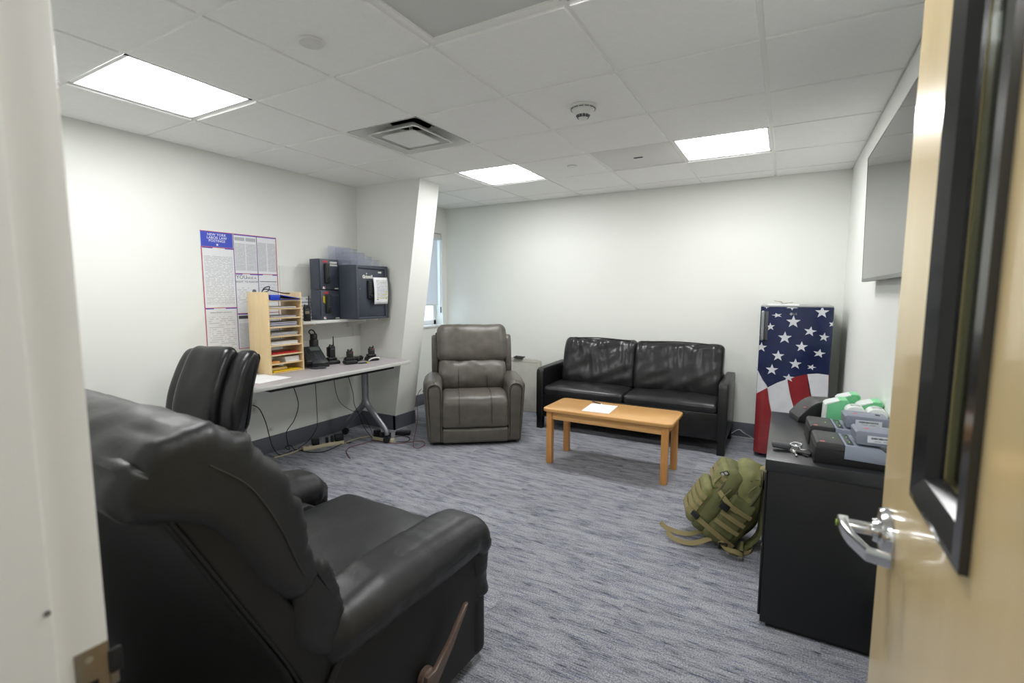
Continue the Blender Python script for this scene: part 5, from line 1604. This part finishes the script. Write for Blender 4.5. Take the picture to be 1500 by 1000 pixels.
def strip(label, a, b, plugs):
    a, b = Vector(a), Vector(b)
    L = (b - a).length
    t = thing('power_strip', label, 'power strip', (a + b) / 2, math.atan2(b.y - a.y, b.x - a.x))
    M = mat('strip_beige', 'd0c8aa', 0.5)
    box('body', M, -L / 2, L / 2, -0.022, 0.022, 0, 0.034, 0.005, t)
    for q in range(6):
        x = -L / 2 + L * (q + 0.7) / 6.5
        box('socket', mat('strip_socket', '8f8a76', 0.6), x - 0.012, x + 0.012, -0.012, 0.012, 0.0335, 0.0352, 0, t)
    for x, w, d, h in plugs:
        box('plug_adapter', M_black, x - w / 2, x + w / 2, -d / 2, d / 2, 0.0353, 0.0353 + h, 0.004, t)
strip('long beige power strip against the base under the desk', (-1.03, 0.965, 0), (-0.885, 1.285, 0), [(-0.07, 0.06, 0.05, 0.055), (0.03, 0.022, 0.03, 0.05), (0.075, 0.022, 0.03, 0.055), (0.135, 0.075, 0.05, 0.06)])
strip('short beige power strip by the right desk leg', (-0.735, 1.515, 0), (-0.505, 1.53, 0), [(-0.075, 0.05, 0.05, 0.06), (-0.015, 0.05, 0.045, 0.045), (0.045, 0.05, 0.05, 0.05)])
t = thing('power_brick', 'black power brick on the carpet at the foot of the pier', 'adapter', (-0.60, 1.765, 0), 0.5)
box('body', M_black, -0.07, 0.07, -0.035, 0.035, 0, 0.036, 0.006, t)
box('label', mat('brick_label', '3a3b3e', 0.6), -0.04, 0.04, -0.02, 0.02, 0.0355, 0.0366, 0, t)

# ================================================================== THINGS ON THE CABINET
CT = 0.7204
M_chg = mat('charger_grey_black', '3a3a3b', 0.45)
M_chd = mat('charger_black', '121314', 0.5)
M_blg = mat('charger_bluegrey', '8b93a2', 0.45)
M_bat = mat('battery_grey', '7f8694', 0.45)
M_blab = mat('battery_label', 'cfd3da', 0.5)
def bat_charger(label, x, y, rz, blabel, bat=True):
    t = thing('battery_charger', label, 'battery charger', (x, y, CT), rz, 'battery chargers on the black cabinet')
    # local: x along the length, y depth
    prism('body', M_chd, [(0, 0), (0.003, 0.062), (0.010, 0.068), (0.285, 0.040), (0.285, 0.0)], -0.09, 0.09, 'y', 0.004, t)
    prism('top_shell', M_chg, [(0.004, 0.062), (0.006, 0.082), (0.014, 0.088), (0.096, 0.086), (0.10, 0.082), (0.10, 0.060)], -0.092, 0.092, 'y', 0.003, t)
    prism('cradle', M_blg, [(0.100, 0.030), (0.100, 0.084), (0.215, 0.080), (0.232, 0.066), (0.288, 0.060), (0.288, 0.022)], -0.093, 0.093, 'y', 0.003, t)
    box('status_panel', mat('panel_dark', '3c4044', 0.3), 0.108, 0.130, -0.075, 0.075, 0.080, 0.0862, 0.001, t)
    for yy in (-0.045, 0.03):
        lathe('green_led', emis('led_green', '9cff50', 0.5), [(0.002, 0), (0.002, 0.001)], 8, t, (0.12, yy, 0.086))
    lathe('green_led', emis('led_green', '9cff50', 0.5), [(0.002, 0), (0.002, 0.001)], 8, t, (0.07, -0.01, 0.0875))
    box('red_logo', mat('logo_red', 'd86a70', 0.5), 0.018, 0.034, -0.085, -0.075, 0.0875, 0.0882, 0, t)
    if bat:
        b = thing('battery_pack', blabel, 'battery', (x, y, CT + 0.0884), rz, 'grey battery packs on the chargers')
        prism('case', M_bat, [(0.135, 0.010), (0.140, 0.002), (0.285, 0.0), (0.292, 0.006), (0.292, 0.045), (0.285, 0.052), (0.140, 0.056), (0.132, 0.050)], -0.078, 0.035, 'y', 0.005, b)
        box('bar_label', M_blab, 0.170, 0.262, -0.0795, -0.0782, 0.014, 0.040, 0, b)
        rnd = random.Random(5)
        xx = 0.182
        while xx < 0.250:
            ww = rnd.choice((0.001, 0.0015, 0.0022))
            box('bar_mark', M_black, xx, xx + ww, -0.0799, -0.0795, 0.028, 0.035, 0, b)
            xx += ww + rnd.choice((0.001, 0.0016))
        box('small_print', printed('print_tiny', 'cfd3da', '888c94', 0.005, 0.4), 0.19, 0.24, -0.0799, -0.0795, 0.017, 0.024, 0, b)
        box('red_logo', mat('logo_red', 'd86a70', 0.5), 0.165, 0.182, -0.03, -0.022, 0.0535, 0.0565, 0, b)
        boxes('contacts', M_black, [(0.290, 0.297, -0.05, -0.03, 0.01, 0.03), (0.25, 0.265, -0.02, 0.0, 0.0515, 0.0545)], b)
    return t
bat_charger('nearest black and blue-grey battery charger on the cabinet', 2.703, 0.575, math.radians(3), 'blue-grey battery pack with barcode on the nearest charger')
bat_charger('black and blue-grey battery charger behind the nearest one', 2.692, 0.835, math.radians(3), 'blue-grey battery pack with barcode on the charger behind')
t = thing('arched_charger', 'low arched black charger at the far end of the cabinet', 'battery charger', (2.645, 1.215, CT), 0.30, 'battery chargers on the black cabinet')
prof = [(0.0, 0.0)] + [(0.005 + 0.30 * q / 10, 0.02 + 0.075 * math.sin(min(1.0, q / 6) * PI / 2)) for q in range(11)] + [(0.305, 0.0)]
prof = [(p[0] * 0.6, p[1] * 1.15) for p in prof]
prism('body', M_chd, prof, -0.07, 0.07, 'y', 0.004, t)
prof2 = [(0.005 + 0.30 * q / 10, 0.0215 + 0.075 * math.sin(min(1.0, q / 6) * PI / 2)) for q in range(11)]
prof2 = [(p[0] * 0.6, p[1] * 1.15) for p in prof2]
prism('top_shell', M_chg, prof2 + [(p[0], p[1] - 0.012) for p in prof2[::-1]], -0.072, 0.072, 'y', 0.002, t)
box('red_logo', mat('logo_red', 'd86a70', 0.5), 0.03, 0.042, -0.06, -0.048, 0.074, 0.0765, 0, t)
M_grn = mat('pack_green', '6fc48e', 0.45)
M_pkw = mat('pack_white', 'dfe5e2', 0.45)
def green_pack(label, x, y, z, rz):
    t = thing('green_battery', label, 'battery', (x, y, z), rz, 'green and white battery packs on the cabinet')
    prism('green_case', M_grn, [(0.0, 0.0), (0.004, 0.126), (0.050, 0.144), (0.085, 0.148), (0.091, 0.14), (0.093, 0.0)], -0.045, 0.045, 'y', 0.004, t)
    prism('white_lid', M_pkw, [(-0.006, 0.0), (-0.002, 0.124), (0.008, 0.134), (0.056, 0.151), (0.056, 0.144), (0.050, 0.1435), (0.008, 0.126), (0.004, 0.0)], -0.0465, 0.0465, 'y', 0.001, t)
    prism('green_cap', mat('pack_green_light', '84d39c', 0.45), [(0.056, 0.144), (0.056, 0.1525), (0.088, 0.155), (0.096, 0.145), (0.0955, 0.13), (0.091, 0.13), (0.085, 0.146)], -0.0465, 0.0465, 'y', 0.001, t)
    lathe('green_led', emis('led_green', '9cff50', 0.5), [(0.002, 0), (0.002, 0.001)], 8, t, (0.060, -0.03, 0.1527))
    return t
green_pack('leftmost green and white battery pack, nearest the arched charger', 2.772, 1.095, CT, 0.04)
green_pack('middle green and white battery pack standing furthest back', 2.836, 1.275, CT + 0.0, 0.04)
green_pack('rightmost green and white battery pack close to the right wall', 2.908, 1.13, CT + 0.0, 0.02)
def dome(label, x, y, rz):
    t = thing('white_charger', label, 'battery charger', (x, y, CT), rz, 'white dome chargers on the cabinet')
    prof = [(-0.0385, 0.0)] + [(-0.0385 * math.cos(PI * q / 12), 0.112 + 0.034 * math.sin(PI * q / 12) ** 0.7) for q in range(13)] + [(0.0385, 0.0)]
    prism('shell', M_pkw, prof, -0.04, 0.04, 'y', 0.004, t)
    box('slot', mat('slot_grey', 'b3b9b6', 0.5), -0.018, 0.018, -0.014, 0.014, 0.1445, 0.1475, 0.001, t)
    box('foot', M_black, -0.03, 0.03, -0.032, 0.032, -0.0002, 0.004, 0, t)
dome('white dome-topped charger just behind the rear battery pack', 2.886, 0.995, 0.0)
dome('white dome-topped charger nearest the right wall', 2.9655, 0.985, 0.0)

# keys
t = thing('key_bunch', 'bunch of keys with a dark leather fob on the black cabinet', 'keys', (2.622, 0.600, CT))
t.scale = (1.15, 1.15, 1.15)
tube('ring', M_chrome, [(0.02 + 0.017 * math.cos(q * PI / 8), 0.017 * math.sin(q * PI / 8), 0.014 + 0.006 * math.sin(q * PI / 8)) for q in range(17)], 0.0016, 6, t, raw=True)
pillow('leather_fob', mat('fob_grey', '4b4c50', 0.5), (-0.024, 0.006, 0.014), (0.062, 0.030, 0.022), 0.008, (4, 3, 2), 3, parent=t, rot=(0, 0.08, 0.15))
poly('fob_emblem', mat('emblem_gold', 'c9a24a', 0.35, 0.8), [(-0.034, -0.0125, 0.012), (-0.026, -0.0122, 0.016), (-0.030, -0.0122, 0.019), (-0.026, -0.0122, 0.024), (-0.036, -0.0125, 0.018)], t)
keyo = [(0.012, -0.007), (0.028, -0.009), (0.032, -0.0035), (0.062, -0.0035), (0.066, 0), (0.062, 0.0035), (0.032, 0.0035), (0.028, 0.009), (0.012, 0.007)]
for q, (a, z, tl_) in enumerate(((-0.9, 0.004, 0.0), (-0.3, 0.007, 0.05), (0.5, 0.005, 0.0), (-1.5, 0.003, 0.0), (1.2, 0.010, 0.1))):
    prism('key', M_chrome, keyo, 0, 0.0022, 'z', 0, t, (0.02 if a < 2.5 else -0.02, 0, z), (0, tl_, a))
pillow('car_key', M_black, (0.052, -0.012, 0.007), (0.05, 0.026, 0.012), 0.005, (3, 2, 2), 2, parent=t, rot=(0, 0, -0.2))
tube('carabiner', M_steel, [(0.005, 0.01, 0.022), (0.02, 0.022, 0.028), (0.04, 0.014, 0.027), (0.035, -0.002, 0.022), (0.015, 0.0, 0.020), (0.005, 0.01, 0.022)], 0.003, 8, t)

# ================================================================== BACKPACK
def backpack():
    t = thing('backpack', 'olive green tactical backpack slumped against the black cabinet', 'backpack', (2.245, 1.13, 0), math.radians(12))
    M_c = mat('canvas_olive', '76774a', 0.75, bump=(500, 0.35, 0.001), var=(12, 0.16))
    M_d = mat('canvas_olive_dark', '62643c', 0.78, bump=(500, 0.35, 0.001), var=(12, 0.14))
    M_w = mat('webbing_khaki', '8a7e54', 0.7, bump=(900, 0.4, 0.001))
    M_z = mat('zip_tape', '4e4f36', 0.7)
    tilt = Matrix.Rotation(math.radians(31), 4, 'Y')
    base = Matrix.Translation((0.0, 0, 0.075)) @ tilt
    ca, sa = math.cos(math.radians(12)), math.sin(math.radians(12))
    def press(x, y):      # the pack flattens where it rests on the cabinet side
        lim = (2.523 - 2.245 + sa * y) / ca
        return x if x < lim - 0.02 else lim - 0.02 + 0.018 * (1 - math.exp(-(x - lim + 0.02) / 0.018))
    def sag(amp, seed):
        def f(out, co, h):
            w = noise.noise(Vector((co.x * 11 + seed, co.y * 9, co.z * 9))) + 0.5 * noise.noise(Vector((co.x * 24, co.y * 22 + seed, co.z * 20)))
            d = Vector((co.x / h[0], co.y / h[1], co.z / h[2]))
            if d.length > 0: d.normalize()
            return out + d * amp * w
        return f
    def P(name, m, c, s, r, n, puff, amp, seed, par=t):
        bm = bmesh.new()
        pillow_bm(bm, c, s, r, n, 4, puff, sag(amp, seed))
        bm.transform(base)
        for v in bm.verts:
            v.co.x = press(v.co.x, v.co.y)
            if v.co.z < 0.004: v.co.z = 0.004 + (v.co.z - 0.004) * 0.02
        return finish(bm, name, m, par, ang=70)
    def T(p):
        q = base @ Vector(p)
        return (press(q.x, q.y), q.y, max(q.z, 0.006))
    # local: -x front pockets, +x back panel, -y side facing the room's camera end, z up along the pack
    main = P('main_compartment', M_c, (0.05, 0, 0.205), (0.19, 0.30, 0.46), 0.055, (10, 14, 18), (0.01, 0.012, 0.01), 0.013, 1)
    mid = P('middle_compartment', M_d, (-0.05, 0, 0.18), (0.10, 0.285, 0.40), 0.04, (7, 14, 16), (0.008, 0.008, 0), 0.012, 4)
    low = P('lower_pocket', M_c, (-0.108, 0, 0.11), (0.065, 0.25, 0.23), 0.028, (5, 14, 14), (0.010, 0.004, 0), 0.010, 7)
    upp = P('upper_pocket', M_c, (-0.095, 0, 0.295), (0.05, 0.23, 0.13), 0.022, (4, 12, 10), (0.008, 0.004, 0), 0.009, 9)
    side = P('side_pouch', M_d, (0.04, -0.150, 0.165), (0.13, 0.045, 0.24), 0.02, (6, 4, 10), (0, 0.006, 0), 0.006, 11)
    # webbing rows on the front pockets and side
    for z in (0.045, 0.085, 0.125, 0.165):
        ribbon('webbing', M_w, [T((-0.115, -0.132, z)), T((-0.146, -0.10, z)), T((-0.155, 0.0, z)), T((-0.146, 0.10, z)), T((-0.115, 0.132, z))], 0.024, 0.004, low, wdir=tilt @ Vector((0, 0, 1)), k=5)
    for z in (0.265, 0.305):
        ribbon('webbing', M_w, [T((-0.09, -0.124, z)), T((-0.125, -0.09, z)), T((-0.128, 0.09, z)), T((-0.09, 0.124, z))], 0.024, 0.004, upp, wdir=tilt @ Vector((0, 0, 1)), k=5)
    for z in (0.11, 0.165, 0.22):
        ribbon('webbing', M_w, [T((-0.03, -0.176, z)), T((0.04, -0.184, z)), T((0.105, -0.176, z))], 0.024, 0.004, side, wdir=tilt @ Vector((0, 0, 1)), k=4)
    # zips: arcs over the compartments
    def arc(xc, yw, z0, z1, n=14):
        pts = []
        for q in range(n + 1):
            a = PI * q / n
            pts.append(T((xc, -yw * math.cos(a), z0 + (z1 - z0) * math.sin(a) ** 0.55)))
        return pts
    tube('zip', M_z, arc(-0.015, 0.158, 0.08, 0.400), 0.008, 8, mid, k=3)
    tube('zip', M_z, arc(0.065, 0.166, 0.26, 0.452), 0.008, 8, main, k=3)
    tube('zip', M_z, arc(-0.085, 0.130, 0.235, 0.368), 0.007, 8, upp, k=3)
    for q, (a, b) in enumerate((((-0.05, -0.155, 0.29), (-0.065, -0.168, 0.20)), ((0.03, -0.168, 0.38), (0.02, -0.175, 0.33)), ((-0.108, -0.10, 0.325), (-0.125, -0.125, 0.26)))):
        tube('zip_cord', M_d, [T(a), T(((a[0] + b[0]) / 2 - 0.006, (a[1] + b[1]) / 2 - 0.008, (a[2] + b[2]) / 2)), T(b)], 0.004, 6, main)
    tube('lace', mat('lace_dark', '3a3c2c', 0.7), [T((-0.02, -0.13, 0.40)), T((0.0, -0.15, 0.385)), T((0.03, -0.14, 0.41)), T((0.05, -0.155, 0.39)), T((0.08, -0.14, 0.42))], 0.003, 6, main)
    # compression straps with buckles
    st = ribbon('compression_strap', M_w, [T((-0.16, -0.115, 0.06)), T((-0.10, -0.158, 0.055)), T((-0.03, -0.172, 0.05)), T((0.06, -0.172, 0.04)), T((0.13, -0.155, 0.03))], 0.026, 0.004, t, wdir=tilt @ Vector((0, 0, 1)))
    bk = boxes('buckle', M_black, [(-0.022, 0.022, -0.007, 0.007, -0.017, 0.017)], st, 0.003, T((-0.115, -0.155, 0.062)), (0.15, math.radians(31), -0.6))
    st2 = ribbon('compression_strap', M_w, [T((-0.09, -0.145, 0.245)), T((-0.06, -0.172, 0.235)), T((-0.01, -0.185, 0.22)), T((0.03, -0.182, 0.215))], 0.026, 0.004, t, wdir=tilt @ Vector((0, 0, 1)))
    boxes('buckle', M_black, [(-0.024, 0.024, -0.007, 0.007, -0.018, 0.018)], st2, 0.003, T((-0.035, -0.186, 0.20)), (0, math.radians(31), 0))
    # shoulder straps, grab handle, loose ends on the floor
    for yy in (-0.07, 0.08):
        ribbon('shoulder_strap', M_d, [T((0.14, yy, 0.40)), T((0.20, yy, 0.30)), T((0.215, yy - 0.02, 0.15)), T((0.18, yy - 0.05, 0.02)), (0.17, yy - 0.09, 0.05)], 0.055, 0.014, t, wdir=(0, 1, 0))
    ribbon('grab_handle', M_w, [T((0.09, -0.05, 0.42)), T((0.105, -0.03, 0.485)), T((0.115, 0.03, 0.485)), T((0.12, 0.05, 0.42))], 0.032, 0.005, t, wdir=(1, 0, 0.4))
    ribbon('loose_strap', M_w, [(0.0, -0.07, 0.07), (-0.10, -0.055, 0.024), (-0.20, -0.02, 0.022), (-0.245, 0.0, 0.045)], 0.026, 0.003, t, wdir=(0.1, 0.7, 0.7))
    ribbon('loose_strap', M_w, [(0.02, -0.14, 0.06), (-0.08, -0.15, 0.020), (-0.17, -0.13, 0.022), (-0.21, -0.10, 0.045)], 0.026, 0.003, t, wdir=(0.1, 0.7, 0.7))
    ribbon('loose_strap', M_w, [(0.06, -0.19, 0.075), (0.09, -0.225, 0.055), (0.13, -0.235, 0.05), (0.165, -0.225, 0.03), (0.17, -0.20, 0.008)], 0.030, 0.004, t, wdir=(0.2, 0.9, 0.3))
    s3 = ribbon('loose_strap', M_w, [(0.10, -0.20, 0.03), (0.17, -0.16, 0.012), (0.22, -0.11, 0.02), (0.25, -0.07, 0.09)], 0.030, 0.004, t, wdir=(0.3, 0.9, 0.2))
    boxes('ladder_buckle', M_black, [(-0.02, 0.02, -0.004, 0.004, 0.012, 0.018), (-0.02, 0.02, -0.004, 0.004, -0.018, -0.012), (-0.02, 0.02, -0.004, 0.004, -0.003, 0.003), (-0.022, -0.016, -0.004, 0.004, -0.018, 0.018), (0.016, 0.022, -0.004, 0.004, -0.018, 0.018)], s3, 0.001, (0.07, -0.212, 0.062), (0.3, 0.1, 0.1))
    # name patch
    pt = boxes('name_patch', M_black, [(-0.022, 0.022, -0.002, 0.002, -0.012, 0.012)], t, 0.001, T((-0.115, -0.118, 0.335)), (0.35, math.radians(-30), -0.5))
    boxes('patch_print', M_lab, [(-0.018, -0.004, -0.0026, -0.0022, -0.008, 0.008), (0.002, 0.018, -0.0026, -0.0022, -0.008, 0.008)], pt)
backpack()
